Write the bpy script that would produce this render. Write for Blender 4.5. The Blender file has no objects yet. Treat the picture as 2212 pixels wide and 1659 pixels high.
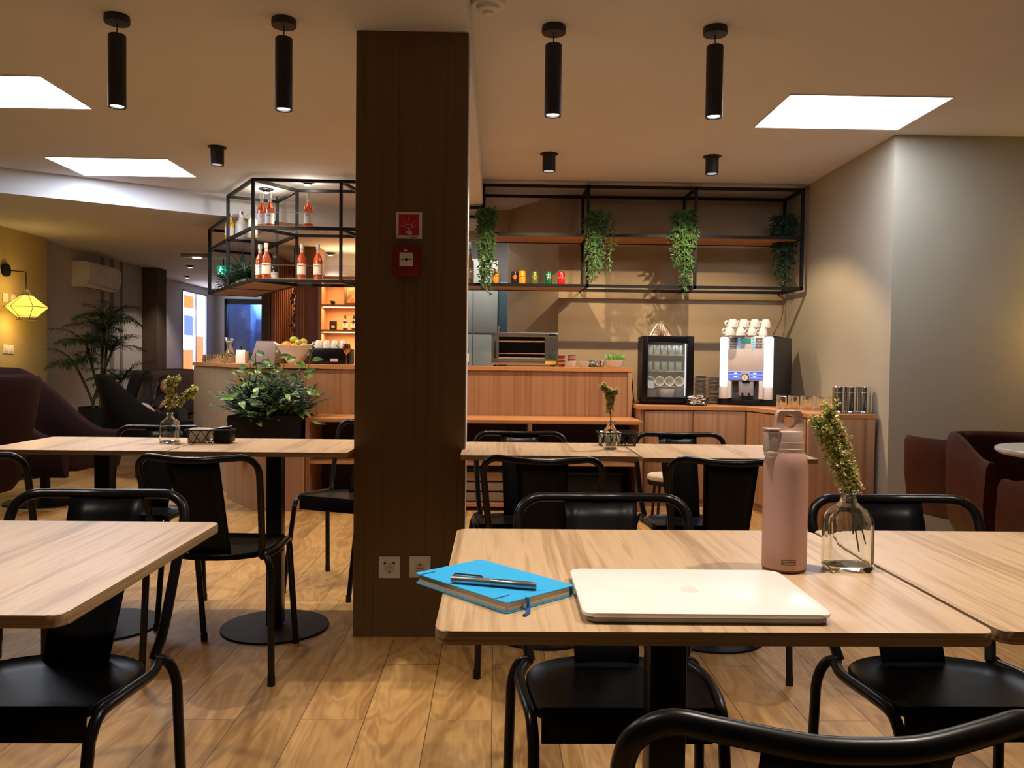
import bpy, bmesh, math, random
from mathutils import Vector, Matrix, Euler
R = math.radians
random.seed(7)
C = bpy.context.scene.collection
SC = bpy.context.scene

# ------------------------------------------------------------------ camera, world, exposure
F_PX = 1780.0                       # focal length in pixels of the 2212 x 1659 frame
CAM_H = 1.10
CAM_ROT = (Matrix.Rotation(R(-1.16), 3, 'Z') @ Matrix.Rotation(R(90 - 1.55), 3, 'X') @ Matrix.Rotation(R(0.63), 3, 'Z'))
cam_data = bpy.data.cameras.new('camera')
cam = bpy.data.objects.new('camera', cam_data)
C.objects.link(cam)
cam.location = (0, 0, CAM_H)
cam.rotation_euler = CAM_ROT.to_euler()
cam_data.sensor_width = 36.0
cam_data.lens = 36.0 * F_PX / 2212.0
cam_data.clip_start = 0.05
cam_data.clip_end = 80
SC.camera = cam

world = bpy.data.worlds.new('world')
SC.world = world
world.use_nodes = True
world.node_tree.nodes['Background'].inputs[0].default_value = (0.52, 0.50, 0.50, 1)
world.node_tree.nodes['Background'].inputs[1].default_value = 0.062
SC.view_settings.view_transform = 'Standard'
SC.view_settings.look = 'None'
SC.view_settings.exposure = 0.0
SC.view_settings.gamma = 1.0
SC.view_settings.use_curve_mapping = False

WARM = (1.0, 0.86, 0.69)
COOL = (0.70, 0.80, 1.0)
LIGHT = dict(pendant=58, downlight=85, panel=17.0, sconce=5, shelf=9.0, lounge=14)


def at(px, py, Y=None, Z=None, X=None):
    """Point of the place seen at a pixel of the photograph, on the plane Y=, Z= or X=."""
    d = CAM_ROT @ Vector(((px - 1106) / F_PX, (829.5 - py) / F_PX, -1))
    if Y is not None:
        t = Y / d.y
    elif Z is not None:
        t = (Z - CAM_H) / d.z
    else:
        t = X / d.x
    return Vector((0, 0, CAM_H)) + d * t


# ------------------------------------------------------------------ materials
MATS = {}


def mat(name, col, rough=0.5, metal=0.0, col2=None, scale=(8, 8, 8), detail=3, bump=0.0, emit=None, estr=0.0,
        trans=0.0, ior=1.45, coat=0.0, spec=0.5, sub=0.0, contrast=(0.35, 0.65), sheen=0.0, distort=0.0, alpha=1.0):
    if name in MATS:
        return MATS[name]
    m = bpy.data.materials.new(name)
    m.use_nodes = True
    nt = m.node_tree
    b = nt.nodes['Principled BSDF']
    I = b.inputs
    I['Base Color'].default_value = (*col, 1)
    I['Roughness'].default_value = rough
    I['Metallic'].default_value = metal
    I['IOR'].default_value = ior
    I['Transmission Weight'].default_value = trans
    I['Coat Weight'].default_value = coat
    I['Specular IOR Level'].default_value = spec
    I['Subsurface Weight'].default_value = sub
    I['Sheen Weight'].default_value = sheen
    I['Alpha'].default_value = alpha
    if emit:
        I['Emission Color'].default_value = (*emit, 1)
        I['Emission Strength'].default_value = estr
    if col2 is None and not emit and trans == 0:
        col2 = tuple(c * 0.88 for c in col)
    if col2 is not None:
        tc = nt.nodes.new('ShaderNodeTexCoord')
        mp = nt.nodes.new('ShaderNodeMapping')
        mp.inputs['Scale'].default_value = scale
        nz = nt.nodes.new('ShaderNodeTexNoise')
        nz.inputs['Scale'].default_value = 1.0
        nz.inputs['Detail'].default_value = detail
        nz.inputs['Distortion'].default_value = distort
        mr = nt.nodes.new('ShaderNodeMapRange')
        mr.inputs['From Min'].default_value, mr.inputs['From Max'].default_value = contrast
        mx = nt.nodes.new('ShaderNodeMix')
        mx.data_type = 'RGBA'
        mx.inputs['A'].default_value = (*col, 1)
        mx.inputs['B'].default_value = (*col2, 1)
        L = nt.links.new
        L(tc.outputs['Object'], mp.inputs['Vector'])
        L(mp.outputs[0], nz.inputs['Vector'])
        L(nz.outputs['Fac'], mr.inputs['Value'])
        L(mr.outputs[0], mx.inputs['Factor'])
        L(mx.outputs['Result'], I['Base Color'])
        if bump:
            bp = nt.nodes.new('ShaderNodeBump')
            bp.inputs['Strength'].default_value = bump
            bp.inputs['Distance'].default_value = 0.002
            L(nz.outputs['Fac'], bp.inputs['Height'])
            L(bp.outputs[0], I['Normal'])
    MATS[name] = m
    return m


def nodes_of(m):
    nt = m.node_tree
    return nt, nt.nodes['Principled BSDF'], nt.links.new


def N(nt, kind, **kw):
    n = nt.nodes.new(kind)
    for k, v in kw.items():
        if k in n.inputs:
            n.inputs[k].default_value = v
        else:
            setattr(n, k, v)
    return n


def ramp(nt, stops):
    r = nt.nodes.new('ShaderNodeValToRGB')
    e = r.color_ramp.elements
    while len(e) > 1:
        e.remove(e[-1])
    e[0].position, e[0].color = stops[0][0], (*stops[0][1], 1)
    for p, c in stops[1:]:
        x = e.new(p)
        x.color = (*c, 1)
    return r


def wood(name, stops, axis='Y', fine=60.0, broad=7.0, stretch=0.06, rough=0.45, distort=1.2, coat=0.0, bump=0.15):
    """Procedural wood: long streaks along one axis, broad figure plus fine pores."""
    if name in MATS:
        return MATS[name]
    m = bpy.data.materials.new(name)
    m.use_nodes = True
    nt, b, L = nodes_of(m)
    tc = N(nt, 'ShaderNodeTexCoord')
    sc = {'X': (stretch, 1, 1), 'Y': (1, stretch, 1), 'Z': (1, 1, stretch), 'XY': (stretch, stretch, 1)}[axis]
    m1 = N(nt, 'ShaderNodeMapping')
    m1.inputs['Scale'].default_value = tuple(s * broad for s in sc)
    m2 = N(nt, 'ShaderNodeMapping')
    m2.inputs['Scale'].default_value = tuple(s * fine for s in sc)
    n1 = N(nt, 'ShaderNodeTexNoise', Scale=1.0, Detail=4.0, Distortion=distort)
    n2 = N(nt, 'ShaderNodeTexNoise', Scale=1.0, Detail=3.0)
    mx = N(nt, 'ShaderNodeMix')
    mx.inputs['Factor'].default_value = 0.35
    L(tc.outputs['Object'], m1.inputs[0]); L(tc.outputs['Object'], m2.inputs[0])
    L(m1.outputs[0], n1.inputs['Vector']); L(m2.outputs[0], n2.inputs['Vector'])
    L(n1.outputs['Fac'], mx.inputs['A']); L(n2.outputs['Fac'], mx.inputs['B'])
    r = ramp(nt, stops)
    L(mx.outputs['Result'], r.inputs[0])
    L(r.outputs[0], b.inputs['Base Color'])
    b.inputs['Roughness'].default_value = rough
    b.inputs['Coat Weight'].default_value = coat
    bp = N(nt, 'ShaderNodeBump', Strength=bump, Distance=0.001)
    L(n2.outputs['Fac'], bp.inputs['Height'])
    L(bp.outputs[0], b.inputs['Normal'])
    MATS[name] = m
    return m


# ------------------------------------------------------------------ mesh builder
class MB:
    def __init__(s):
        s.bm = bmesh.new()
        s.mi = 0

    def _new(s, faces):
        for f in faces:
            f.material_index = s.mi

    def box(s, cx, cy, cz, sx, sy, sz, bev=0.0, rz=0.0, rx=0.0, ry=0.0, seg=2):
        r = bmesh.ops.create_cube(s.bm, size=1.0)
        vs = r['verts']
        M = Matrix.Translation((cx, cy, cz)) @ Euler((rx, ry, rz)).to_matrix().to_4x4() @ Matrix.Diagonal((sx, sy, sz, 1))
        bmesh.ops.transform(s.bm, matrix=M, verts=vs)
        fs = set(f for v in vs for f in v.link_faces)
        if bev:
            es = set(e for v in vs for e in v.link_edges)
            r = bmesh.ops.bevel(s.bm, geom=list(es), offset=bev, segments=seg, profile=0.5, affect='EDGES', clamp_overlap=True)
            fs = set(r['faces']) | set(f for f in fs if f.is_valid)
        s._new(fs)
        return s

    def box2(s, x0, x1, y0, y1, z0, z1, bev=0.0):
        return s.box((x0 + x1) / 2, (y0 + y1) / 2, (z0 + z1) / 2, abs(x1 - x0), abs(y1 - y0), abs(z1 - z0), bev)

    def poly(s, pts):
        f = s.bm.faces.new([s.bm.verts.new(p) for p in pts])
        s._new([f])
        return s

    def prism(s, poly, z0, z1, bev=0.0, seg=2):
        """poly: counter-clockwise (x, y) list, extruded along z."""
        lo = [s.bm.verts.new((x, y, z0)) for x, y in poly]
        hi = [s.bm.verts.new((x, y, z1)) for x, y in poly]
        fs = [s.bm.faces.new(list(reversed(lo))), s.bm.faces.new(hi)]
        n = len(poly)
        for i in range(n):
            j = (i + 1) % n
            fs.append(s.bm.faces.new((lo[i], lo[j], hi[j], hi[i])))
        if bev:
            es = [e for f in fs[:2] for e in f.edges]
            r = bmesh.ops.bevel(s.bm, geom=es, offset=bev, segments=seg, profile=0.5, affect='EDGES', clamp_overlap=True)
            fs = [f for f in fs if f.is_valid] + r['faces']
        s._new(fs)
        return s

    def rings(s, rings, closed=True, cap=(True, True), loop=False):
        vr = [[s.bm.verts.new(p) for p in r] for r in rings]
        fs = []
        k = len(vr)
        for a in range(k if loop else k - 1):
            A, B = vr[a], vr[(a + 1) % k]
            n = len(A)
            for i in range(n if closed else n - 1):
                j = (i + 1) % n
                fs.append(s.bm.faces.new((A[i], A[j], B[j], B[i])))
        if closed and not loop:
            if cap[0]:
                fs.append(s.bm.faces.new(list(reversed(vr[0]))))
            if cap[1]:
                fs.append(s.bm.faces.new(vr[-1]))
        s._new(fs)
        return s

    def lathe(s, prof, c=(0, 0, 0), seg=24, cap=(True, True), M=None, sq=0.0, fx=1.0, fy=1.0):
        """prof: (radius, z) list; sq > 0 squares the section; fx, fy flatten it."""
        rs = []
        for it in prof:
            r, z = it[0], it[1]
            q = it[2] if len(it) > 2 else sq
            ring = []
            for i in range(seg):
                a = 2 * math.pi * (i + .5) / seg
                ca, sa = math.cos(a), math.sin(a)
                k = 1.0
                if q:
                    p = 2 + 6 * q
                    k = (abs(ca) ** p + abs(sa) ** p) ** (-1 / p)
                v = Vector((r * k * ca * fx, r * k * sa * fy, z))
                if M is not None:
                    v = M @ v
                ring.append(v + Vector(c))
            rs.append(ring)
        return s.rings(rs, True, cap)

    def cyl(s, p0, p1, r0, r1=None, seg=12, cap=(True, True)):
        return s.tube([p0, p1], [r0, r0 if r1 is None else r1], seg, cap)

    def tube(s, pts, r, seg=8, cap=(True, True), loop=False, flat=None):
        pts = [Vector(p) for p in pts]
        n = len(pts)
        rad = r if isinstance(r, (list, tuple)) else [r] * n
        rs = []
        prev = None
        for i, p in enumerate(pts):
            a = pts[(i - 1) % n] if (loop or i > 0) else p
            b = pts[(i + 1) % n] if (loop or i < n - 1) else p
            t = (b - a)
            if t.length < 1e-9:
                t = Vector((0, 0, 1))
            t.normalize()
            if prev is None:
                u = t.orthogonal().normalized()
                if flat is not None:
                    u = (Vector(flat) - t * t.dot(Vector(flat))).normalized()
            else:
                u = prev - t * prev.dot(t)
                if u.length < 1e-6:
                    u = t.orthogonal()
                u.normalize()
            prev = u
            w = t.cross(u)
            rs.append([p + (u * math.cos(2 * math.pi * k / seg) + w * math.sin(2 * math.pi * k / seg)) * rad[i] for k in range(seg)])
        return s.rings(rs, True, cap, loop)

    def bar(s, a, b, t=0.024, t2=None):
        """square bar between two points"""
        a, b = Vector(a), Vector(b)
        d = (b - a)
        L = d.length
        d.normalize()
        up = Vector((0, 0, 1)) if abs(d.z) < 0.9 else Vector((0, 1, 0))
        u = d.cross(up).normalized()
        w = u.cross(d)
        t2 = t2 or t
        c = [(-.5, -.5), (.5, -.5), (.5, .5), (-.5, .5)]
        return s.rings([[p + u * x * t + w * y * t2 for x, y in c] for p in (a, b)])

    def ball(s, c, r, sz=(1, 1, 1), sub=2, M=None):
        q = bmesh.ops.create_icosphere(s.bm, subdivisions=sub, radius=1.0)
        T = Matrix.Translation(c) @ (M.to_4x4() if M is not None else Matrix.Identity(4)) @ Matrix.Diagonal((r * sz[0], r * sz[1], r * sz[2], 1))
        bmesh.ops.transform(s.bm, matrix=T, verts=q['verts'])
        s._new(set(f for v in q['verts'] for f in v.link_faces))
        return s

    def leaf(s, p, d, up, L, W, bend=0.3, n=3, fold=0.15):
        """a pointed blade from p along d, bending down"""
        p, d, up = Vector(p), Vector(d).normalized(), Vector(up)
        side = d.cross(up)
        if side.length < 1e-4:
            side = d.orthogonal()
        side.normalize()
        nrm = side.cross(d).normalized()
        prof = {2: [0.0, 1.0, 0.0], 3: [0.15, 1.0, 0.75, 0.0], 4: [0.12, .8, 1.0, .65, 0.0], 5: [.1, .65, 1, .9, .55, 0.0]}[n]
        prev = None
        for i in range(n + 1):
            t = i / n
            c = p + d * (L * t) - nrm * (bend * L * t * t)
            w = side * (W * .5 * prof[i])
            f = nrm * (fold * W * prof[i])
            if prof[i] == 0.0:
                cur = [s.bm.verts.new(c)]
            else:
                cur = [s.bm.verts.new(c - w + f), s.bm.verts.new(c), s.bm.verts.new(c + w + f)]
            if prev:
                if len(cur) == 3 and len(prev) == 3:
                    fs = [s.bm.faces.new((prev[0], prev[1], cur[1], cur[0])), s.bm.faces.new((prev[1], prev[2], cur[2], cur[1]))]
                elif len(cur) == 1 and len(prev) == 3:
                    fs = [s.bm.faces.new((prev[0], prev[1], cur[0])), s.bm.faces.new((prev[1], prev[2], cur[0]))]
                elif len(prev) == 1 and len(cur) == 3:
                    fs = [s.bm.faces.new((prev[0], cur[1], cur[0])), s.bm.faces.new((prev[0], cur[2], cur[1]))]
                else:
                    fs = []
                s._new(fs)
            prev = cur
        return s

    def build(s, name, mats, parent=None, loc=(0, 0, 0), rot=(0, 0, 0), smooth=35, recalc=True, thick=0.0):
        if recalc:
            bmesh.ops.recalc_face_normals(s.bm, faces=s.bm.faces)
        me = bpy.data.meshes.new(name)
        s.bm.to_mesh(me)
        s.bm.free()
        if not isinstance(mats, (list, tuple)):
            mats = [mats]
        for m in mats:
            me.materials.append(m)
        if smooth:
            me.polygons.foreach_set('use_smooth', [True] * len(me.polygons))
            me.set_sharp_from_angle(angle=R(smooth))
        o = bpy.data.objects.new(name, me)
        C.objects.link(o)
        o.location = loc
        o.rotation_euler = rot
        if parent is not None:
            o.parent = parent
        if thick:
            md = o.modifiers.new('solid', 'SOLIDIFY')
            md.thickness = thick
        return o


def rrect(w, d, r, seg=5, cx=0, cy=0):
    out = []
    for sx, sy, a0 in ((1, 1, 0), (-1, 1, 90), (-1, -1, 180), (1, -1, 270)):
        for i in range(seg + 1):
            a = R(a0 + 90 * i / seg)
            out.append((cx + sx * (w / 2 - r) + r * math.cos(a), cy + sy * (d / 2 - r) + r * math.sin(a)))
    return out


def smooth_path(pts, n=6):
    """Catmull-Rom through points"""
    P = [Vector(p) for p in pts]
    P = [P[0] * 2 - P[1]] + P + [P[-1] * 2 - P[-2]]
    out = []
    for i in range(1, len(P) - 2):
        for k in range(n):
            t = k / n
            out.append(0.5 * ((2 * P[i]) + (P[i + 1] - P[i - 1]) * t + (2 * P[i - 1] - 5 * P[i] + 4 * P[i + 1] - P[i + 2]) * t * t
                              + (3 * P[i] - P[i - 1] - 3 * P[i + 1] + P[i + 2]) * t ** 3))
    out.append(P[-2])
    return out


def tag(o, label=None, cat=None, group=None, kind=None):
    if label: o['label'] = label
    if cat: o['category'] = cat
    if group: o['group'] = group
    if kind: o['kind'] = kind
    return o


def thing(name, label, cat, loc=(0, 0, 0), rotz=0.0, group=None):
    o = bpy.data.objects.new(name, None)
    C.objects.link(o)
    o.location = loc
    o.rotation_euler = (0, 0, rotz)
    o.empty_display_size = 0.1
    return tag(o, label, cat, group)


def dup(root, loc, rotz, label, group=None):
    r = root.copy()
    C.objects.link(r)
    r.location = loc
    r.rotation_euler = (0, 0, rotz)
    r['label'] = label
    if group: r['group'] = group
    for ch in list(root.children):
        c = ch.copy(); C.objects.link(c); c.parent = r
        for g in list(ch.children):
            d = g.copy(); C.objects.link(d); d.parent = c
    return r


def struct(name, mb, m, label=None, **kw):
    o = mb.build(name, m, **kw)
    o['kind'] = 'structure'
    if label: o['label'] = label
    return o


def text_part(name, body, size, m, parent, loc, rot=(R(90), 0, 0), extrude=0.0004, bend=None, align='CENTER'):
    cu = bpy.data.curves.new(name, 'FONT')
    cu.body = body
    cu.size = size
    cu.align_x = align
    cu.align_y = 'CENTER'
    cu.extrude = extrude
    tmp = bpy.data.objects.new(name, cu)
    C.objects.link(tmp)
    bpy.context.view_layer.update()
    me = bpy.data.meshes.new_from_object(tmp)
    bpy.data.objects.remove(tmp)
    me.materials.clear()
    me.materials.append(m)
    if bend:                                   # wrap round a vertical can of radius bend
        for v in me.vertices:
            a = v.co.x / bend
            z = v.co.z
            v.co.x = math.sin(a) * (bend + z)
            v.co.z = math.cos(a) * (bend + z) - bend
    o = bpy.data.objects.new(name, me)
    C.objects.link(o)
    o.location = loc
    o.rotation_euler = rot
    o.parent = parent
    return o


def light(name, kind, loc, power, col, parent=None, rot=(0, 0, 0), size=0.05, spot=90, blend=0.4, sizey=None):
    d = bpy.data.lights.new(name, kind)
    d.energy = power
    d.color = col
    if kind == 'SPOT':
        d.spot_size = R(spot); d.spot_blend = blend; d.shadow_soft_size = size
    elif kind == 'AREA':
        d.shape = 'RECTANGLE'; d.size = size; d.size_y = sizey or size
    else:
        d.shadow_soft_size = size
    o = bpy.data.objects.new(name, d)
    C.objects.link(o)
    o.location = loc
    o.rotation_euler = rot
    if parent is not None: o.parent = parent
    return o


# palette ------------------------------------------------------------
BLACK = mat('black_paint', (0.004, 0.004, 0.005), 0.30, col2=(0.006, 0.005, 0.006), spec=0.35)
BLACKM = mat('black_matt', (0.005, 0.005, 0.006), 0.5, col2=(0.008, 0.007, 0.008), spec=0.3)
SHEET = mat('black_sheet_steel', (0.003, 0.003, 0.0035), 0.36, col2=(0.004, 0.004, 0.005), spec=0.14)
NAVY = mat('lamp_black', (0.012, 0.013, 0.018), 0.5, col2=(0.02, 0.02, 0.028))
TABLE = wood('table_veneer', [(0.30, (0.34, 0.195, 0.105)), (0.42, (0.49, 0.315, 0.18)), (0.50, (0.65, 0.455, 0.28)), (0.58, (0.60, 0.405, 0.245)), (0.70, (0.40, 0.245, 0.14))],
             'Y', 90, 17, 0.045, 0.38, 0.7)
PLY = wood('plywood_edge', [(0.3, (0.20, 0.12, 0.06)), (0.5, (0.42, 0.28, 0.14)), (0.7, (0.55, 0.38, 0.2))], 'XY', 500, 330, 0.01, 0.5, 0.1)
OAK = wood('oak_board', [(0.3, (0.46, 0.19, 0.07)), (0.5, (0.57, 0.26, 0.10)), (0.75, (0.48, 0.21, 0.08))], 'X', 70, 9, 0.05, 0.45, 0.8)
OAKZ = wood('oak_panel', [(0.28, (0.22, 0.10, 0.045)), (0.43, (0.36, 0.18, 0.09)), (0.56, (0.44, 0.235, 0.125)), (0.75, (0.27, 0.13, 0.06))], 'Z', 70, 26, 0.012, 0.45, 0.3)
OAKGREY = wood('oak_panel_side', [(0.3, (0.30, 0.20, 0.12)), (0.5, (0.42, 0.29, 0.18)), (0.75, (0.34, 0.23, 0.14))], 'Z', 60, 22, 0.012, 0.5, 0.3)
WALNUT = wood('pillar_cladding', [(0.28, (0.085, 0.042, 0.014)), (0.5, (0.15, 0.085, 0.032)), (0.72, (0.11, 0.058, 0.021))], 'Z', 90, 24, 0.012, 0.5, 0.4)
SLAT = wood('slat_wood', [(0.3, (0.28, 0.10, 0.04)), (0.6, (0.42, 0.17, 0.07)), (0.8, (0.33, 0.13, 0.05))], 'Z', 60, 20, 0.03, 0.5)
CEIL = mat('ceiling_paint', (0.67, 0.67, 0.68), 0.9, col2=(0.655, 0.655, 0.665), scale=(3, 3, 3))
WALLP = mat('wall_paint', (0.44, 0.335, 0.215), 0.85, col2=(0.425, 0.32, 0.205), scale=(4, 4, 4))
WALLG = mat('wall_paint_right', (0.42, 0.38, 0.29), 0.85, col2=(0.405, 0.365, 0.28), scale=(4, 4, 4))
WALLY = mat('wall_paint_lamp_glow', (0.50, 0.40, 0.18), 0.85, col2=(0.48, 0.385, 0.17), scale=(4, 4, 4))  # the wall lamp's yellow glow is put into this paint colour
WALLM = mat('wall_paint_grey', (0.52, 0.50, 0.50), 0.85, col2=(0.50, 0.48, 0.48), scale=(4, 4, 4))
WALLB = mat('wall_brown', (0.10, 0.065, 0.05), 0.85, col2=(0.09, 0.06, 0.045))
WHITE = mat('white_plastic', (0.80, 0.78, 0.74), 0.4)
CERAM = mat('white_ceramic', (0.82, 0.79, 0.74), 0.22, coat=0.3)
STEEL = mat('steel', (0.55, 0.54, 0.52), 0.28, 1.0, col2=(0.48, 0.47, 0.46), scale=(2, 60, 60))
CHROME = mat('chrome', (0.8, 0.8, 0.8), 0.08, 1.0)
GLASS = mat('clear_glass', (0.96, 0.98, 0.96), 0.02, trans=1.0, ior=1.45)
THING = mat('thin_glass', (0.75, 0.8, 0.8), 0.05, trans=0.0, alpha=0.16, col2=(0.75, 0.8, 0.8))
LEAF = mat('leaf_green', (0.035, 0.10, 0.03), 0.45, col2=(0.07, 0.17, 0.045), scale=(40, 40, 40))
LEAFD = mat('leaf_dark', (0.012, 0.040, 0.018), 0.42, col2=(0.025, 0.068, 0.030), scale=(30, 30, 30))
LEAFV = mat('leaf_variegated', (0.10, 0.24, 0.05), 0.35, col2=(0.50, 0.55, 0.22), scale=(25, 25, 25), contrast=(0.5, 0.62))
STEM = mat('plant_stem', (0.16, 0.17, 0.05), 0.6)
BARK = mat('palm_stem', (0.05, 0.045, 0.02), 0.7)
LEATHER = mat('brown_leather', (0.060, 0.013, 0.005), 0.45, col2=(0.042, 0.009, 0.004), scale=(12, 12, 12), bump=0.1, spec=.22)
FABRIC = mat('armchair_fabric', (0.027, 0.011, 0.010), 0.95, col2=(0.020, 0.009, 0.008), scale=(90, 90, 90), spec=.1)
FABRICD = mat('dark_armchair_fabric', (0.008, 0.006, 0.004), 0.95, col2=(0.005, 0.004, 0.003), scale=(90, 90, 90), spec=.1)
CARTONW = mat('paper', (0.85, 0.82, 0.78), 0.8)
RED = mat('signal_red', (0.45, 0.015, 0.015), 0.4)

# ------------------------------------------------------------------ setting
ZC, ZL = 2.60, 2.40                 # main and lower ceiling
FLOORM = bpy.data.materials.new('oak_floor')
FLOORM.use_nodes = True
nt, b, L = nodes_of(FLOORM)
tc = N(nt, 'ShaderNodeTexCoord')
mp = N(nt, 'ShaderNodeMapping')
mp.inputs['Rotation'].default_value = (0, 0, R(90))
br = N(nt, 'ShaderNodeTexBrick', Scale=1.0)
br.inputs['Brick Width'].default_value = 1.25
br.inputs['Row Height'].default_value = 0.195
br.inputs['Mortar Size'].default_value = 0.0016
br.inputs['Color1'].default_value = (0, 0, 0, 1)
br.inputs['Color2'].default_value = (1, 1, 1, 1)
br.inputs['Mortar'].default_value = (0.5, 0.5, 0.5, 1)
br.offset = 0.37
L(tc.outputs['Object'], mp.inputs[0]); L(mp.outputs[0], br.inputs['Vector'])
sepc = N(nt, 'ShaderNodeMapping')                     # shift the grain from plank to plank
add = N(nt, 'ShaderNodeVectorMath', operation='MULTIPLY_ADD')
add.inputs[1].default_value = (3.7, 5.1, 0)
L(br.outputs['Color'], add.inputs[0]); L(tc.outputs['Object'], add.inputs[2])
m1 = N(nt, 'ShaderNodeMapping'); m1.inputs['Scale'].default_value = (7, 1.5, 1)
m2 = N(nt, 'ShaderNodeMapping'); m2.inputs['Scale'].default_value = (90, 6, 1)
L(add.outputs[0], m1.inputs[0]); L(add.outputs[0], m2.inputs[0])
n1 = N(nt, 'ShaderNodeTexNoise', Scale=1.0, Detail=3.0, Distortion=0.6)
n2 = N(nt, 'ShaderNodeTexNoise', Scale=1.0, Detail=2.0)
L(m1.outputs[0], n1.inputs['Vector']); L(m2.outputs[0], n2.inputs['Vector'])
sn = N(nt, 'ShaderNodeMath', operation='MULTIPLY'); sn.inputs[1].default_value = 60.0   # ring figure
L(n1.outputs['Fac'], sn.inputs[0])
sn2 = N(nt, 'ShaderNodeMath', operation='SINE'); L(sn.outputs[0], sn2.inputs[0])
mm = N(nt, 'ShaderNodeMath', operation='MULTIPLY_ADD'); mm.inputs[1].default_value = 0.13
L(sn2.outputs[0], mm.inputs[0]); L(n1.outputs['Fac'], mm.inputs[2])
m3 = N(nt, 'ShaderNodeMix'); m3.inputs['Factor'].default_value = 0.3
L(mm.outputs[0], m3.inputs['A']); L(n2.outputs['Fac'], m3.inputs['B'])
rp = ramp(nt, [(0.28, (0.29, 0.145, 0.042)), (0.5, (0.43, 0.235, 0.078)), (0.72, (0.53, 0.315, 0.115))])
L(m3.outputs['Result'], rp.inputs[0])
tone = N(nt, 'ShaderNodeMapRange'); tone.inputs['To Min'].default_value = 0.84; tone.inputs['To Max'].default_value = 1.1
L(br.outputs['Color'], tone.inputs[0])
mul = N(nt, 'ShaderNodeMix', data_type='RGBA', blend_type='MULTIPLY'); mul.inputs['Factor'].default_value = 1.0
L(rp.outputs[0], mul.inputs['A']); L(tone.outputs[0], mul.inputs['B'])
seam = N(nt, 'ShaderNodeMix', data_type='RGBA')
seam.inputs['B'].default_value = (0.12, 0.06, 0.025, 1)
L(br.outputs['Fac'], seam.inputs['Factor']); L(mul.outputs['Result'], seam.inputs['A'])
L(seam.outputs['Result'], b.inputs['Base Color'])
b.inputs['Roughness'].default_value = 0.42
bp = N(nt, 'ShaderNodeBump', Strength=0.12, Distance=0.001); L(m3.outputs['Result'], bp.inputs['Height']); L(bp.outputs[0], b.inputs['Normal'])

struct('floor', MB().box2(-7, 6, -2.5, 18.5, -0.1, 0), FLOORM)

bk = lambda X: 7.63 + (X + 2.465) * 0.638           # edge of the lower ceiling
struct('ceiling', MB().prism([(-6.5, -2.5), (6, -2.5), (6, 10.2), (-0.3, 10.2), (-0.3, bk(-0.3)), (-6.5, bk(-6.5))], ZC, ZC + .12), CEIL)
struct('ceiling', MB().prism([(-6.5, bk(-6.5)), (-0.3, bk(-0.3)), (-0.3, 10.2), (-0.3, 17), (-6.5, 17)], ZL, ZC + .12), CEIL)
struct('trim_1', MB().box2(-.565, -.12, -2.5, 8.2, 2.385, ZC), CEIL, 'plastered ceiling beam running over the wood-clad pillar')

# right wall, back wall
struct('wall_right', MB().prism([(2.578, 5.34), (6, 5.34), (6, 7.6), (2.6, 7.6)], 0, ZC), WALLG)
struct('wall_right', MB().box2(4.6, 4.8, -2.5, 5.34, 0, ZC), WALLG)
struct('wall_back', MB().box2(.56, 2.6, 7.4, 7.6, 0, ZC), WALLP)
struct('wall_back', MB().prism([(.56, 7.4), (.56, 7.6), (.22, 8.35), (.115, 8.35), (.115, 8.2)], 0, ZC), WALLP)
struct('wall_back', MB().box2(-.62, .115, 8.2, 8.35, 2.30, ZC), WALLP)
# kitchen seen through the opening
KIT = mat('kitchen_panel', (0.34, 0.37, 0.36), 0.35, col2=(0.32, 0.35, 0.345), scale=(3, 3, 3))
struct('wall_kitchen', MB().box2(-.75, .6, 10.0, 10.2, 0, ZC), WALLM)
struct('wall_kitchen', MB().box2(-.75, -.6, 8.2, 10.2, 0, ZC), WALLM)
struct('wall_kitchen', MB().box2(.5, .6, 8.3, 10.2, 0, ZC), WALLM)
k = thing('kitchen_cabinet', 'tall pale grey kitchen cupboard behind the bar opening', 'cabinet', (-.22, 9.3, 0))
MB().box2(-.36, .20, 0, .6, .1, 2.25).build('body', KIT, k)
for x in (-.18, .10):
    MB().box2(x - .135, x + .135, -.02, 0, .12, 1.40, .002).build('door', KIT, k)
    MB().box2(x - .135, x + .135, -.02, 0, 1.42, 2.23, .002).build('door', KIT, k)
k = thing('refrigerator', 'dark blue-grey fridge standing beside the grey kitchen cupboard', 'fridge', (.10, 9.35, 0))
FR = mat('fridge_blue', (0.05, 0.09, 0.12), 0.3)
MB().box2(-.11, .38, 0, .6, .02, 2.0, .01).build('body', FR, k)
MB().box2(-.11, .38, -.03, -.002, .75, 1.98, .008).build('door', FR, k)
MB().box2(-.11, .38, -.03, -.002, .05, .72, .008).build('door', FR, k)
MB().box2(-.08, -.06, -.07, -.03, 1.0, 1.5, .004).build('handle', STEEL, k)

# pillar
p = thing('pillar', 'square pillar clad in dark walnut-coloured boards, white plaster on its right rear edge', 'pillar', (-.34, 3.26, 0))
p['kind'] = 'structure'
MB().box2(-.20, .214, .025, .44, 0, 2.385).build('core', CEIL, p)
mb = MB(); mb.box2(-.216, .222, 0, .02, 0, 2.384, .002); mb.box2(-.216, -.198, .0205, .42, 0, 2.384); mb.box2(.2145, .222, .0205, .10, 0, 2.384)
mb.build('cladding', WALNUT, p)


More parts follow.
